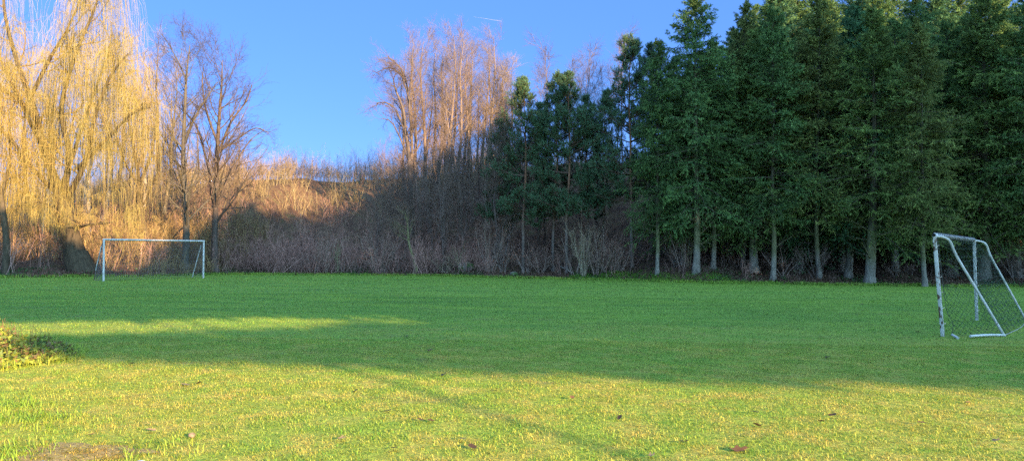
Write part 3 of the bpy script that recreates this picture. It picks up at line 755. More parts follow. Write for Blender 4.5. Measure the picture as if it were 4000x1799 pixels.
for i, (px, Y, ty, k, lab) in enumerate([(3131, 50.5, 560, 4, 'short bushy fir filling the gap between the fourth and fifth trunks'), (3290, 51.5, 230, 0, 'mid-height fir between the mossy fans and the thickest trunk'), (3500, 52, 300, 1, 'mid-height fir between the thickest trunk and the slim leaning one'),
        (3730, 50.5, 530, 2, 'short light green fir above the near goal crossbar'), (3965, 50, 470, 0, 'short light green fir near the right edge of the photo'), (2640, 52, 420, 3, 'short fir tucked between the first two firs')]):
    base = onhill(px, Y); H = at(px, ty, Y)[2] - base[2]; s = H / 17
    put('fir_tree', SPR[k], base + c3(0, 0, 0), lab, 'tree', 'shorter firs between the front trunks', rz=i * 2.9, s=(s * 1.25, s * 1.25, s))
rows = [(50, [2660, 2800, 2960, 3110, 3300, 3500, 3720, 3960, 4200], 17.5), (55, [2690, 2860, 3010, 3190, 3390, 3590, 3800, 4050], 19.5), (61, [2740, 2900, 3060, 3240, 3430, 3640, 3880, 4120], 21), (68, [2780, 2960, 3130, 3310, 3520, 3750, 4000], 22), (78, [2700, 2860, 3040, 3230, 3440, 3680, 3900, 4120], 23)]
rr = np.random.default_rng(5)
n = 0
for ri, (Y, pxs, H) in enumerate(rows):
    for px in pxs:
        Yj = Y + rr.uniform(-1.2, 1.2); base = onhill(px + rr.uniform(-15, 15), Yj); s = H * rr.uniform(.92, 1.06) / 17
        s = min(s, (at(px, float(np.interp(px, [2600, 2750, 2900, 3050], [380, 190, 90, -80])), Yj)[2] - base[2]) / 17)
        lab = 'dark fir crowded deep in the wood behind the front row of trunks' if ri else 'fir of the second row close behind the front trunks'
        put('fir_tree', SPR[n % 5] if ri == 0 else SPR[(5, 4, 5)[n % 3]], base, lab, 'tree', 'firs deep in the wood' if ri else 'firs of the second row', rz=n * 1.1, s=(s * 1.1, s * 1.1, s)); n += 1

# ------------------------------------------------------------------ shrubs one can tell apart
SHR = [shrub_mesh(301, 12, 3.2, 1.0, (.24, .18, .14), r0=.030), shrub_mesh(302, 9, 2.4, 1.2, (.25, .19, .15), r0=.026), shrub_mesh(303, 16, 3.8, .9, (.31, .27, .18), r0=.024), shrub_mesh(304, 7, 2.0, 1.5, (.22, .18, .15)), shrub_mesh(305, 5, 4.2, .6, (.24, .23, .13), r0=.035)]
shr = [(1050, 1058, 1, .9), (1170, 1060, 3, 1.0), (1272, 1066, 0, .9), (1318, 1064, 4, .75), (1345, 1066, 1, .8), (1472, 1068, 0, 1.1), (1500, 1066, 1, .9), (1560, 1062, 3, 1.1), (1700, 1062, 1, 1.1), (1740, 1066, 2, .85), (1800, 1060, 4, .8),
       (1915, 1058, 0, 1.1), (1960, 1062, 3, 1.0), (2060, 1066, 1, 1.1), (2110, 1062, 0, .9), (2160, 1058, 1, 1.0), (2250, 1072, 1, 1.1), (2278, 1080, 2, .95), (2335, 1072, 0, 1.05), (2375, 1062, 1, 1.1), (2420, 1058, 0, .95), (2640, 1044, 3, 1.0), (2668, 1048, 1, .95),
       (2690, 1040, 4, .6), (2832, 1040, 3, .7), (2885, 1044, 1, .8), (3058, 1078, 1, 1.15), (3120, 1070, 3, .8), (3190, 1080, 3, 1.1), (3262, 1062, 1, .9), (3496, 1080, 3, .9), (3560, 1072, 3, .7), (3700, 1080, 3, .9), (3960, 1088, 3, 1.1), (3990, 1090, 1, 1.0), (1400, 1062, 3, 1.0), (1120, 1060, 1, .8), (1230, 1060, 3, 1.1)]
shr.sort()
for i, (px, py, k, s) in enumerate(shr):
    look = ['leafless many-stemmed shrub', 'grey arching shrub', 'tall pale bundle of bare stems', 'low sprawling twiggy shrub', 'shrub of a few upright poles'][k]
    where = ('right of the far goal' if px < 1200 else 'at the middle lawn edge' if px < 2000 else 'below the pines' if px < 2560 else 'among the fir trunks')
    ii = [q for q in shr if ('right of the far goal' if q[0] < 1200 else 'at the middle lawn edge' if q[0] < 2000 else 'below the pines' if q[0] < 2560 else 'among the fir trunks') == where].index((px, py, k, s))
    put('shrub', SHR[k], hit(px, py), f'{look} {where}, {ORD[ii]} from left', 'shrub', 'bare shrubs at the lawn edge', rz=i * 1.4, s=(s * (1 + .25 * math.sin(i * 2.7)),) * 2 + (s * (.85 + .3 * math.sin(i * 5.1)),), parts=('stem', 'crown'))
# mossy leaning sapling in the middle
bare_px('mossy_sapling', (1626, 1064), 0, [(1612, 1000), (1598, 950), (1592, 880), (1580, 820)], [.13, .105, .095, .07, .03], 'crooked yellow-green mossy sapling at the lawn edge left of the rocks', 31,
        limbs=14, lL=1.6, sub=(6, 5, 0), ang=55, trop=.05, bark=(.22, .21, .10), t0=.5)
bare_px('leaning_pole', (1975, 990), 0, [(1990, 930), (2003, 880), (2015, 840)], [.07, .06, .05, .02], 'thin grey leaning trunk on the bank left of the first pine', 32,
        limbs=8, lL=.9, sub=(4, 3, 0), ang=45, bark=(.25, .22, .2), t0=.4)
# fallen pale branch
g = Geo(); A_ = hit(2150, 1040); B_ = hit(2235, 1068)
P, R = path_tree([A_ + c3(0, 0, .15), (A_ + B_) / 2 + c3(0, 0, .22), B_ + c3(0, 0, .06)], [.05, .06, .04]); g.tubes(P, R, 6, (.33, .29, .24))
tag(link('fallen_branch', g.mesh('fallen_branch', M_BARK, True)), 'pale fallen branch lying below the pines', 'branch')

# ------------------------------------------------------------------ thicket that covers the hill
rng = np.random.default_rng(17)
def ribbons(g, P, R, C, rng):
    D = nrm(np.gradient(P, axis=1)); s = nrm(np.cross(D[:, :1], rng.normal(size=(len(P), 1, 3))))
    V = np.stack((P - s * R[..., None], P + s * R[..., None]), 2)
    S1 = P.shape[1]; b = (np.arange(len(P))[:, None] * S1 + np.arange(S1 - 1)[None]) * 2
    Q = np.stack((b, b + 1, b + 3, b + 2), -1)
    g.add(V.reshape(-1, 3), Q.reshape(-1, 4), None, np.repeat(C, S1 * 2, 0))
def thicket(g, x, y, h, col, rng, nst=5, nb=7, nt_=3, tilt=12, r0=.011):
    n = len(x) * nst
    x = np.repeat(x, nst) + rng.normal(size=n) * .3; y = np.repeat(y, nst) + rng.normal(size=n) * .3
    h = np.repeat(h, nst) * rng.uniform(.55, 1.1, n); col = np.repeat(col * rng.uniform(.6, 1.35, (len(col), 1)), nst, 0) * rng.uniform(.5, 1.5, (n, 1))
    pos = np.stack((x, y, Hh(x, y) - .08), 1)
    d = nrm(rng.normal(size=(n, 3)) * math.radians(tilt) + np.array([0, 0, 1])); out = [pos]; S = 4
    for s_ in range(S):
        pos = pos + d * (h / S)[:, None]; out.append(pos); d = nrm(d + rng.normal(size=d.shape) * .07)
    P = np.stack(out, 1); R = (r0 * rng.uniform(.6, 1.5, n))[:, None] * np.linspace(1, .4, S + 1)[None]
    ribbons(g, P, R, col, rng)
    BP, BR, BL, _, bi = spawn(P, R, nb, rng, .3, 1, 34, 12, h * .24, .4, .3, 2, .1, .12, .6, .005, .02, .6)
    bc = col[bi] * np.array([1, .93, .9]); ribbons(g, BP, BR, bc, rng)
    if nt_:
        CP, CR, _, _, ci = spawn(BP, BR, nt_, rng, .2, 1, 36, 12, .3, .4, .2, 1, .05, .1, .7, .0045, .01, .7)
        ribbons(g, CP, CR, bc[ci], rng)
g = Geo()
# body of the hillside
n = 2300
x = rng.uniform(-62, 16, n); d_ = 1.5 + 42 * rng.random(n) ** .9; y = edgeY(x) + d_
cA = np.tile(np.array([.185, .15, .075]), (n, 1)); cA[rng.random(n) < .3] = (.25, .215, .11); cA[rng.random(n) < .25] = (.18, .12, .09); cA[d_ < 14 + 8 * rng.random(n)] = (.25, .155, .12)  # foot of the hill redder: tint of its shade put into the colour
h = rng.uniform(1.3, 2.8, n) * np.interp(x, [-60, -25, -5, 10], [1.1, 1.0, .95, .8])
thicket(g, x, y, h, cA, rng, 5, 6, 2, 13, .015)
# finer growth along the foot right of the goal, purple-brown of its shade painted in
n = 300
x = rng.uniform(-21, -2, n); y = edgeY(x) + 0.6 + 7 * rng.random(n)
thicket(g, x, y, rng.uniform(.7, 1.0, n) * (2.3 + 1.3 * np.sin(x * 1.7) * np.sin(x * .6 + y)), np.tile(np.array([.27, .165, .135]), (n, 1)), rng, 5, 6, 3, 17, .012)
n = 640                                            # behind the willows, dry undergrowth
x = rng.uniform(-45, -21, n); y = edgeY(x) + .4 + 14 * rng.random(n)
k = ~((x > -32) & (x < -23.5) & (y < YW + 1.2)); x, y = x[k], y[k]; n = len(x)
thicket(g, x, y, rng.uniform(1.0, 3.4, n) * np.where(y - edgeY(x) < 4, .4, 1), np.tile(np.array([.23, .175, .075]), (n, 1)), rng, 6, 6, 2, 15, .014)
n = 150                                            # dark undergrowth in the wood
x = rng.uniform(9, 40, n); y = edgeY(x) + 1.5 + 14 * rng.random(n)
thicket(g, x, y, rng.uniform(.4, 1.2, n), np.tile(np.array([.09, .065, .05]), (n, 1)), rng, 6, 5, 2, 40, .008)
n = 620                                            # tops along the ridge
x = rng.uniform(-55, 0, n); y = edgeY(x) + np.interp(x, HX, HW) * rng.uniform(.78, 1.1, n)
thicket(g, x, y, rng.uniform(1.6, 4.2, n), np.tile(np.array([.18, .145, .10]), (n, 1)), rng, 4, 9, 3, 12, .014)
tag(link('thicket', g.mesh('thicket', M_TWIG)), 'dense leafless brushwood covering the hillside behind the pitch', 'brush', kind='stuff')

# low green and brown ground cover at the foot of the bank
g = Geo(); n = 26000
x = rng.uniform(-40, 36, n); y = edgeY(x) + np.abs(rng.normal(size=n)) * 2.2 + .05
P = np.stack((x, y, Hh(x, y)), 1); D = nrm(rng.normal(size=(n, 3)) + np.array([0, 0, .8]))
cl = np.sin(x * 1.1 + 2) * np.sin(x * .37) + rng.normal(size=n) * .5
C = np.where((cl > .3)[:, None], np.array([[.05, .10, .03]]), np.array([[.14, .085, .055]])) * rng.uniform(.5, 1.5, (n, 1))
V_, Q_, C_ = cards(P, D, rng.uniform(.08, .22, n), rng.uniform(.04, .10, n), rng, C); g.add(V_, Q_, None, C_)
tag(link('ground_cover', g.mesh('ground_cover', M_LEAF)), 'low ivy, moss and dead leaves along the foot of the bank', 'ground cover', kind='stuff')

# ------------------------------------------------------------------ rocks
def rock(name, c, sx, sy, sz, seed, mat, label, cat='rock'):
    r = np.random.default_rng(seed); nu, nv = 22, 14
    u = np.linspace(0, 2 * math.pi, nu, endpoint=False); v = np.linspace(0, math.pi, nv)
    U, W = np.meshgrid(u, v)
    D = np.stack((np.cos(U) * np.sin(W), np.sin(U) * np.sin(W), np.cos(W)), -1)
    k = r.normal(size=(5, 3)); ph = r.random(5) * 6
    rad = 1 + sum(.07 * np.sin(D @ k[i] * 2.5 + ph[i]) for i in range(5))
    for _ in range(7):                                # facets
        nn = nrm(r.normal(size=3)); dd = D @ nn; rad = np.minimum(rad, np.where(dd > .3, .86 / np.maximum(dd, .3), 9))
    P = D * rad[..., None] * np.array([sx, sy, sz])
    a = (np.arange(nv - 1)[:, None] * nu + np.arange(nu)[None]); b_ = (np.arange(nv - 1)[:, None] * nu + (np.arange(nu)[None] + 1) % nu)
    Q = np.stack((a, a + nu, b_ + nu, b_), -1)
    gg = Geo(); gg.add(P, Q.reshape(-1, 4))
    o = link(name, gg.mesh(name, mat, True)); o.location = c
    tag(o, label, cat); return o
def mat_rock(name, c1, c2, moss=True):
    m, nt, b = newmat(name, .9)
    tc = nt.nodes.new('ShaderNodeTexCoord')
    n = noise(nt, 5, 6, tc.outputs['Object'], .65); c = ramp(nt, n, [(.35, c1), (.65, c2)])
    if moss: c = mul(nt, c, (.05, .09, .025), ramp(nt, noise(nt, 2.2, 4, tc.outputs['Object']), [(.45, (0, 0, 0)), (.55, (1, 1, 1))]), 'MIX')
    nt.links.new(c, b.inputs['Base Color']); bp = nd(nt, 'ShaderNodeBump', Strength=.7, Distance=.03)
    nt.links.new(n, bp.inputs['Height']); nt.links.new(bp.outputs[0], b.inputs['Normal']); return m
MR = mat_rock('mossy_stone', (.13, .12, .10), (.30, .27, .22))
c = hit(1822, 1056); rock('boulder', c + c3(0, 0, .25), .62, .5, .42, 1, MR, 'mossy grey boulder at the foot of the bank, middle of the photo')
c = hit(2008, 1076); rock('boulder', c + c3(0, 0, .1), .34, .3, .2, 2, MR, 'small mossy stone at the lawn edge below the first pine')
MW = mat_rock('white_stone', (.62, .61, .58), (.82, .81, .78), False)
c = ground(165, 1830); rock('white_slab', c + c3(0, 0, .01), .10, .09, .035, 3, MW, 'flat white stone in the grass at the bottom left corner', 'stone')
c = ground(545, 1826); rock('white_slab', c + c3(0, 0, .01), .06, .07, .04, 4, MW, 'small white stone at the bottom edge beside the bare soil', 'stone')
MT = mat_rock('tan_stone', (.11, .085, .05), (.21, .17, .11), False)
c = ground(748, 1708); rock('pebble', c + c3(0, 0, .02), .026, .024, .022, 5, MT, 'tan stone with a dark shadow lying in the sunlit grass', 'stone')
# bare soil patch
g = Geo(); nn_ = 56; V = [[SOIL[0], SOIL[1], .012]]; th = np.arange(nn_) * 2 * math.pi / nn_
for k in (0.5, 1.0):
    rj = k * (1 + .16 * np.sin(3 * th + 1) + .1 * np.sin(7 * th) + .06 * np.sin(15 * th))
    for t_, r_ in zip(th, rj): V.append([SOIL[0] + .46 * r_ * math.cos(t_), SOIL[1] + .27 * r_ * math.sin(t_), (.018 if k < 1 else .004)])
V = np.array(V); V[:, 2] += lawnz(V[:, 0], V[:, 1])
T = [[0, 1 + i, 1 + (i + 1) % nn_] for i in range(nn_)]; Q = [[1 + i, 1 + nn_ + i, 1 + nn_ + (i + 1) % nn_, 1 + (i + 1) % nn_] for i in range(nn_)]
g.add(V, Q, T)
m, nt2, b_ = newmat('soil', .95)
n1 = noise(nt2, 30, 6, None, .7); nt2.links.new(ramp(nt2, n1, [(.35, (.10, .08, .035)), (.5, (.24, .19, .075)), (.68, (.36, .30, .12))]), b_.inputs['Base Color'])
bp = nd(nt2, 'ShaderNodeBump', Strength=1, Distance=.02); nt2.links.new(n1, bp.inputs['Height']); nt2.links.new(bp.outputs[0], b_.inputs['Normal'])
tag(link('soil', g.mesh('soil', m, True)), 'worn patch of bare sandy soil and dead grass in the near left corner', 'soil', kind='structure')

# ------------------------------------------------------------------ leafy plants, near left
def leafy(c, rx_, ry_, h, n, seed, label):
    r = np.random.default_rng(seed); gg = Geo()
    a = r.random(n) * 2 * math.pi; q = np.sqrt(r.random(n)); x, y = rx_ * q * np.cos(a), ry_ * q * np.sin(a)
    z = h * (1 - q ** 2) * (.65 + .35 * np.sin(x * 5 + 1) * np.sin(y * 6)) * r.uniform(.35, 1.08, n) + .02
    P = np.stack((x, y, z), 1); D = nrm(r.normal(size=(n, 3)) * np.array([1, 1, .5]) + np.array([0, 0, .35]))
    C = np.array([.27, .32, .045]) * r.uniform(.55, 1.35, (n, 1)); C[r.random(n) < .25] = (.22, .15, .06); C[r.random(n) < .2] = (.12, .18, .04); C[r.random(n) < .04] = (.14, .08, .04)
    V_, Q_, C_ = cards(P, D, r.uniform(.03, .10, n), r.uniform(.018, .045, n), r, C); gg.add(V_, Q_, None, C_)
    m_ = 160; a = r.random(m_) * 2 * math.pi; q = np.sqrt(r.random(m_)) * .95
    p0 = np.stack((rx_ * q * np.cos(a), ry_ * q * np.sin(a), 0 * a), 1); p1 = p0 + np.stack((r.normal(size=m_) * .06, r.normal(size=m_) * .06, h * (1 - q ** 2) * 1.15 + .04), 1)
    gg.tubes(np.stack((p0, (p0 + p1) / 2 + r.normal(size=p0.shape) * .02, p1), 1), np.full((m_, 3), .003), 3, (.20, .14, .06))
    o = link('leafy_plant', gg.mesh('leafy_plant', M_LEAF)); o.location = c; tag(o, label, 'plant')
c = ground(-20, 1420)
leafy(c + c3(-.62, .4, 0), 1.25, 1.25, .46, 9000, 4, 'mound of low yellow-green leafy weeds at the left edge of the lawn')

# ------------------------------------------------------------------ fallen leaves
def leaf_mesh(seed, kind):
    r = np.random.default_rng(seed); nn = 14; th = np.linspace(-math.pi, math.pi, nn, endpoint=False)
    rad = .5 * (1 + (.38 if kind else .12) * np.cos((5 if kind else 2) * th)) * r.uniform(.85, 1.1, nn)
    x, y = rad * np.cos(th) * 1.15, rad * np.sin(th) * .8; z = .28 * (x ** 2) - .1 + .35 * np.abs(y) + r.normal(size=nn) * .03
    V = np.concatenate(([[0, 0, -.06]], np.column_stack((x, y, z)))); T = [[0, 1 + i, 1 + (i + 1) % nn] for i in range(nn)]
    gg = Geo(); gg.add(V, None, T, [(.13, .07, .035), (.30, .22, .12), (.07, .045, .03)][seed % 3]); st = gg
    return gg.mesh('fallen_leaf', M_LEAF)
LM = [leaf_mesh(i, i % 2) for i in range(6)]
lv = [(355, 1708, 1, 'pale curled'), (1335, 1722, 1, 'pale tan'), (1680, 1372, 0, 'reddish brown'), (1388, 1535, 2, 'dark'), (1515, 1614, 2, 'dark'), (1640, 1648, 0, 'brown'), (1682, 1652, 3, 'rust red'), (1845, 1756, 2, 'dark brown'),
      (1808, 1724, 4, 'small cream'), (1728, 1472, 5, 'dark'), (1930, 1534, 2, 'brown'), (1588, 1317, 5, 'tiny dark'), (2888, 1768, 3, 'large rust brown'), (2958, 1670, 0, 'brown'), (2545, 1790, 1, 'tan'), (2670, 1735, 2, 'dark brown'), (2950, 1618, 4, 'pale'),
      (3252, 1630, 2, 'dark'), (3210, 1655, 0, 'red brown'), (3368, 1190, 5, 'dark'), (3588, 1300, 5, 'dark'), (1540, 1760, 5, 'dark'), (590, 1690, 4, 'tan'), (512, 1425, 5, 'dark'), (725, 1510, 4, 'small cream'), (775, 1503, 3, 'small brown'), (3232, 1400, 5, 'dark'), (2235, 1560, 3, 'brown'), (2420, 1640, 2, 'dark'), (3600, 1660, 0, 'brown'), (3780, 1580, 4, 'pale'), (3890, 1730, 1, 'tan')]
for i, (px, py, k, d_) in enumerate(lv):
    c = ground(px, py); s = .065 if c[1] < 8 else .10
    if 'large' in d_: s = .11
    o = link('fallen_leaf', LM[k]); o.location = c + c3(0, 0, .03); o.scale = (s,) * 3; o.rotation_euler = (rr.uniform(-.3, .5), rr.uniform(-.4, .4), rr.uniform(0, 6))
    side = 'left' if px < 1100 else 'middle' if px < 2300 else 'right'
    zone = 'in the shaded turf' if py < (1390 + px * .035) else 'on the sunlit grass'
    near = 'at the bottom edge' if py > 1700 else 'near the shadow line' if 1420 < py < 1560 else 'well below the shadow line' if py > 1560 else 'beyond the shadow line'
    jj = sum(1 for q in lv[:i] if q[3] == d_)
    tag(o, f'{d_} leaf {zone} {near}, {side}' + (f', {ORD[jj]} such' if jj else ''), 'leaf', 'fallen leaves on the lawn')

# ------------------------------------------------------------------ goals
def mat_paint(rust):
    m, nt, b = newmat('chipped_white_paint', .55)
    g_ = nt.nodes.new('ShaderNodeTexCoord'); mp = nd(nt, 'ShaderNodeMapping'); mp.inputs['Scale'].default_value = (1, 1, .45)
    nt.links.new(g_.outputs['Object'], mp.inputs['Vector'])
    n = noise(nt, 16, 6, mp.outputs[0], .7)
    c = mul(nt, (.55, .56, .54), (.12, .075, .05), ramp(nt, n, [(rust, (0, 0, 0)), (rust + .04, (1, 1, 1))]), 'MIX')
    n3 = noise(nt, 4, 4, g_.outputs['Object']); c = mul(nt, c, ramp(nt, n3, [(.35, (.72, .74, .68)), (.6, (1, 1, 1))]))
    nt.links.new(c, b.inputs['Base Color']); return m
MP, MP2 = mat_paint(.52), mat_paint(.60)
MN = mat_leaf('net_cord', 0, .8); MRUST = newmat('rusty_tube', .8)[0]; MRUST.node_tree.nodes['Principled BSDF'].inputs['Base Color'].default_value = (.12, .08, .06, 1)

def box_bar(g, a, b, w, hollow=False):
    P = np.stack((a, b))[None]; 
    V, Q = tubes(P, np.full((1, 2), w * .7071), 4); g.add(V, Q, None)
    for k in (0, 4): g.add(V[k:k + 4], [[0, 1, 2, 3]])
def bar_obj(name, a, b, w, mat, parent, base):
    g = Geo(); box_bar(g, a - base, b - base, w)
    o = link(name, g.mesh(name, mat), parent)
    bv = o.modifiers.new('bevel', 'BEVEL'); bv.width = w * .12; bv.segments = 2; return o
def tube_obj(name, pts, r, mat, parent, base, sub=6, k=10):
    P, R = path_tree([p - base for p in pts], [r] * len(pts), sub); g = Geo(); g.tubes(P, R, k)
    for e in (0, -1):
        n_ = len(g.V[0]); ring = g.V[0][:k] if e == 0 else g.V[0][-k:]
        g.add(np.concatenate((ring, ring.mean(0, keepdims=True))), None, [[i, (i + 1) % k, k] for i in range(k)])
    return link(name, g.mesh(name, mat, True), parent)

def net_panel(g, A, B, C_, D_, nu, nv, r, sag=.0, diamond=False, seed=0, C=(.06, .09, .07)):
    """net on the quad A-B-C-D (A,B top; D,C bottom)"""
    rs = np.random.default_rng(seed); U, W = np.meshgrid(np.linspace(0, 1, nu + 1), np.linspace(0, 1, nv + 1))
    nrmv = nrm(np.cross(B - A, D_ - A)); w4 = lambda u, v: (A * (1 - u) + B * u) * (1 - v) + (D_ * (1 - u) + C_ * u) * v
    G = w4(U[..., None], W[..., None]) + nrmv * (sag * np.sin(U * math.pi) * np.sin(W * math.pi))[..., None] + rs.normal(size=(nv + 1, nu + 1, 3)) * .012
    G[..., 2] = np.maximum(G[..., 2], .01)
    if diamond:
        segs = np.concatenate((np.stack((G[:-1, :-1], G[1:, 1:]), 2).reshape(-1, 2, 3), np.stack((G[:-1, 1:], G[1:, :-1]), 2).reshape(-1, 2, 3)))
    else:
        segs = np.concatenate((np.stack((G[:-1], G[1:]), 2).reshape(-1, 2, 3), np.stack((G[:, :-1], G[:, 1:]), 2).reshape(-1, 2, 3)))
    g.tubes(segs, np.full(segs.shape[:2], r), 3, C)

# near goal
fA, fB = ground(3683, 1311), ground(3816, 1250)
tA, tB = at(3650, 921, fA[1] - .1), at(3805, 939, fB[1] - .1)
gA = ground(3925, 1314); back = gA - fA
gB = fB + back * 1.02
base = fA
e = empty('football_goal', base, 0, 1, 'small white football goal with chipped rusty paint, near at the right edge', 'goal', 'football goals')
bar_obj('post', fA - c3(0, 0, .05), tA, .066, MP, e, base)
bar_obj('post', fB - c3(0, 0, .05), tB, .066, MP2, e, base)
ext = nrm(tA - tB) * .05
o = bar_obj('crossbar', tA + ext + c3(0, 0, .02), tB - ext + c3(0, 0, .02), .062, MP, e, base)
# dark open end of the crossbar and the cord wound round it
g = Geo(); cb0, cb1 = tA - base, tB - base; u_ = nrm(cb1 - cb0); s_ = nrm(np.cross(u_, c3(0, 0, 1))); n_ = 300
tt = np.linspace(0.02, .99, n_); ph = tt * 2 * math.pi * 26
P = (cb0 + c3(0, 0, .02)) + (cb1 - cb0) * tt[:, None] + (np.cos(ph)[:, None] * s_ + np.sin(ph)[:, None] * c3(0, 0, 1)) * .050
g.tubes(P[None], np.full((1, n_), .008), 4, (.10, .10, .10)); link('lashing', g.mesh('lashing', MN), e)
g = Geo(); q = cb0 + c3(0, 0, .02) + ext * 1.05; g.tubes(np.stack((q - u_ * .01, q - u_ * -.004 - u_ * .012))[None], np.full((1, 2), .034), 10, (.012, .012, .012))
vv = g.V[0][:10]; g.add(np.concatenate((vv, vv.mean(0, keepdims=True))), None, [[i, (i + 1) % 10, 10] for i in range(10)], (.012,) * 3); link('crossbar_socket', g.mesh('crossbar_socket', MN), e)
def stay_pts(t, f, bk):
    h = nrm(c3(bk[0], bk[1], 0))
    return [t + c3(0, 0, -.01), t + h * .14 + c3(0, 0, -.015), t + h * .30 + c3(0, 0, -.10), t * .8 + f * .2 + h * .16, t * .5 + f * .5 + h * .1, f + c3(0, 0, .0)]
tube_obj('stay', stay_pts(tA, gA, back), .025, MP2, e, base)
tube_obj('stay', stay_pts(tB, gB, back), .025, MP2, e, base)
m1 = ground(3790, 1321); m0 = ground(3720, 1317); mm = ground(3742, 1323)
tube_obj('ground_bar', [m1 + c3(0, 0, .045), (m1 + gA) / 2 + c3(0, 0, .05), gA + c3(0, 0, .03)], .024, MP2, e, base)
tube_obj('ground_bar', [m0 + c3(0, 0, .05), mm + c3(0, 0, .02)], .024, MP2, e, base, 2)
for (f_, t_) in ((fA, tA), (fB, tB)):
    g = Geo()
    for k in np.linspace(.12, .9, 6):
        p = f_ + (t_ - f_) * k - base; h = nrm(c3(back[0], back[1], 0))
        q = np.stack((p + h * .035, p + h * .075 + c3(0, 0, .01), p + h * .075 + c3(0, 0, .045)))[None]; g.tubes(q, np.full((1, 3), .007), 4, (.5, .45, .38))
    link('net_hook', g.mesh('net_hook', MN), e)
g = Geo(); h = nrm(c3(back[0], back[1], 0))
sA = [p - base for p in stay_pts(tA, gA, back)]; sB = [p - base for p in stay_pts(tB, gB, back)]
z0 = c3(0, 0, 0)
# side nets, hanging slack so that they crowd the lower half
net_panel(g, (fA + (tA - fA) * .52) - base + h * .05, (tA * .45 + gA * .55) - base + h * .05, gA - base, fA - base + h * .16, 9, 9, .0035, -.03, True, 1)
net_panel(g, (fB + (tB - fB) * .52) - base + h * .05, (tB * .45 + gB * .55) - base + h * .05, gB - base, fB - base + h * .16, 9, 9, .0035, .03, True, 2)
net_panel(g, tA - base, sA[3], (tA * .45 + gA * .55) - base + h * .05, (fA + (tA - fA) * .52) - base + h * .05, 4, 9, .0018, -.02, False, 3)
net_panel(g, tB - base, sB[3], (tB * .45 + gB * .55) - base + h * .05, (fB + (tB - fB) * .52) - base + h * .05, 4, 9, .0018, .02, False, 4)
net_panel(g, sA[3], sB[3], gB - base, gA - base, 36, 17, .0028, .12, False, 5)
net_panel(g, tA - base, tB - base, sB[3], sA[3], 36, 3, .0022, -.05, False, 6)
for (t_, f_) in ((tA, fA), (tB, fB)):                      # slack edge rope down the post
    P, R = path_tree([t_ - base + h * .06, t_ * .5 + f_ * .5 - base + h * .09, f_ - base + h * .08 + c3(0, 0, .5), f_ - base + h * .2 + c3(0, 0, .25), f_ - base + h * .17 + c3(0, 0, .02)], [.006] * 5, 5); g.tubes(P, R, 4, (.07, .08, .07))
P, R = path_tree([gA - base + c3(0, 0, .03), (gA + gB) / 2 - base + h * .1 + c3(0, 0, .02), gB - base + c3(0, 0, .03)], [.012] * 3, 8); g.tubes(P, R, 4, (.25, .25, .2))
link('net', g.mesh('net', MN), e)

# far goal
fL, fR = ground(404, 1097), ground(794, 1085)
tL, tR = at(406, 935, fL[1]), at(796, 941, fR[1]); base = fL
e = empty('football_goal', base, 0, 1, 'white football goal far across the pitch on the left with a dark sagging net', 'goal', 'football goals')
bar_obj('post', fL - c3(0, 0, .05), tL, .078, MP2, e, base)
bar_obj('post', fR - c3(0, 0, .05), tR, .078, MP2, e, base)
ext = nrm(tL - tR) * .05
bar_obj('crossbar', tL + ext, tR - ext + c3(0, 0, .0), .072, MP2, e, base)
bdir = nrm(c3(-.79, .61, 0))
gL = at(368, 1072, fL[1] + .75); gL[2] = 0; gR = ground(751, 1083); gR = fR + bdir * 1.25
gR[2] = 0
uL = at(397, 958, fL[1] + .3); dL = at(374, 1054, fL[1] + .7); uR = at(785, 958, fR[1] + .25)
tube_obj('stay', [uL, dL], .026, MP2, e, base, 3)
tube_obj('stay_foot', [dL, gL], .022, MRUST, e, base, 3)
tube_obj('stay_bracket', [tL, uL], .018, MRUST, e, base, 3)
tube_obj('stay', [uR, gR], .026, MP2, e, base, 3)
tube_obj('stay_bracket', [tR, uR], .018, MRUST, e, base, 3)
g = Geo(); NC = (.16, .16, .17)
net_panel(g, tL - base, tR - base, gR - base, gL - base, 46, 20, .0062, .22, False, 11, NC)
net_panel(g, tL - base, uL - base, gL - base, fL - base, 6, 18, .006, 0, False, 12, NC)
net_panel(g, tR - base, uR - base, gR - base, fR - base, 6, 18, .006, 0, False, 13, NC)
link('net', g.mesh('net', MN), e)

# ------------------------------------------------------------------ contrail
g = Geo(); a_, b_ = at(1850, 66, 3000), at(1960, 84, 3000)
P, R = path_tree([a_, (a_ + b_) / 2, b_], [.1, .45, .6], 6); g.tubes(P, R, 6, (.4, .4, .4))
tag(link('contrail', g.mesh('contrail', mat_leaf('vapour', .4, 1))), 'short thin white vapour trail high in the sky', 'vapour trail', kind='stuff')

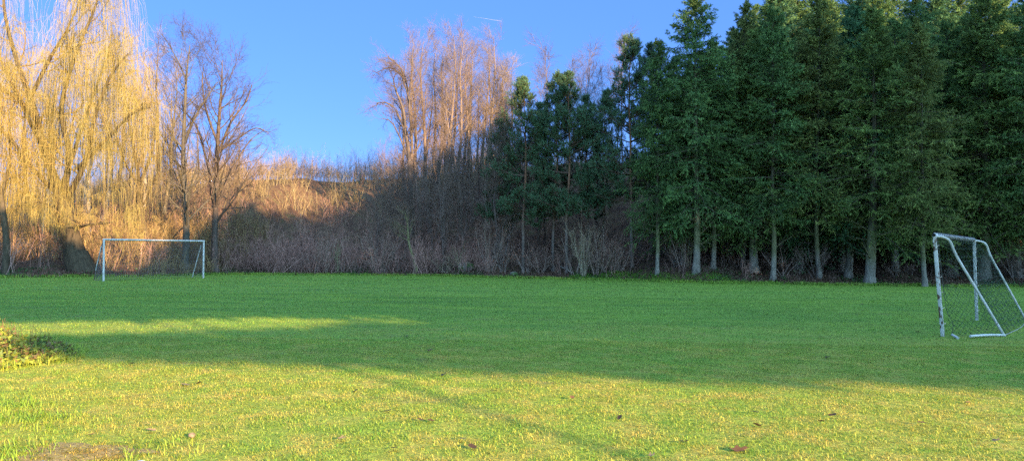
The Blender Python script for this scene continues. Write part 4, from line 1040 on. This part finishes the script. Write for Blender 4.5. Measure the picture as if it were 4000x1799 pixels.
# ------------------------------------------------------------------ unseen evergreens added behind the camera, crowns shaped to throw the shade
rng = np.random.default_rng(23)
OFF = 38.0
TOPP = ([-10, 4, 9, 20, 29, 36, 43, 52, 75], [20.0, 22.3, 21.0, 32.0, 34, 38, 44.5, 46, 47])
def acp(p): return 12.9 - OFF - p
def world(a, p): return np.stack((DX * a + .8 * p, DY * a + .6 * p), -1)
BASEH = OFF * TAN
gl = np.array([15.2, 15.8]), np.array([18.6, 17.6])
for i, pc in enumerate(np.arange(-7, 70, 5.5)):
    g = Geo(); top = float(np.interp(pc, *TOPP)); n = int(560 * (top - BASEH - 2))
    p = pc + rng.uniform(-3.4, 3.4, n)
    hh = BASEH + 2 + (np.interp(p, *TOPP) + .5 + .25 * np.sin(p * 1.3) + .2 * np.sin(p * 3.1) + rng.normal(size=n) * np.where(p > 10, .9, .4) - BASEH - 2) * rng.random(n)
    m2 = 7500; p = np.append(p, pc + rng.uniform(-3.1, 3.1, m2)); hh = np.append(hh, BASEH + .06 + rng.random(m2) * 2.3 + .05 * np.sin(p[-m2:] * 2.3) + .03 * np.sin(p[-m2:] * 6)); n = len(p)
    low = np.arange(n) >= n - m2
    lo = (np.interp(p, [-3, .6, 5.6, 7.8], [15.4, 15.2, 14.2, 15.3]) - 12.9 + OFF + p) * TAN
    hi = (np.interp(p, [-3, .6, 5.6, 7.8], [19.0, 18.8, 17.0, 15.3]) - 12.9 + OFF + p) * TAN
    k = ~((hh > lo) & (hh < hi) & (p < 7.8)) & ~((~low) & (p < 8.5) & (hh < hi + .3)) & ~((p < .8 + .25 * np.sin(hh * 9)) & (hh < hi)); p, hh, low = p[k], hh[k], low[k]; n = len(p)
    q = world(acp(p) + rng.uniform(-1, 1, n) * np.where(low, .25, 1.1), p); c = world(acp(pc), pc)
    P = np.stack((q[:, 0] - c[0], q[:, 1] - c[1], hh), 1)
    sz = np.where(low, .19, .60)
    C = np.array([.03, .065, .03]) * rng.uniform(.7, 1.3, (n, 1))
    V_, Q_, C_ = cards(P, nrm(rng.normal(size=(n, 3))), sz * rng.uniform(.8, 1.2, n), sz * .9, rng, C); g.add(V_, Q_, None, C_)
    gt = Geo(); TP, TR = path_tree([c3(0, 0, -.1), c3(0, 0, top * .5), c3(0, 0, top - .5)], [.05, .05, .03]); gt.tubes(TP, TR, 8, (.16, .13, .1))
    e = empty('shade_caster_tree', (c[0], c[1], 0), 0, 1, 'unseen tall evergreen added behind the photographer to throw the shade', 'tree', 'unseen evergreens added behind the photographer')
    link('trunk', gt.mesh('trunk', M_BARK, True), e); link('crown', g.mesh('crown', M_NEEDLE), e)
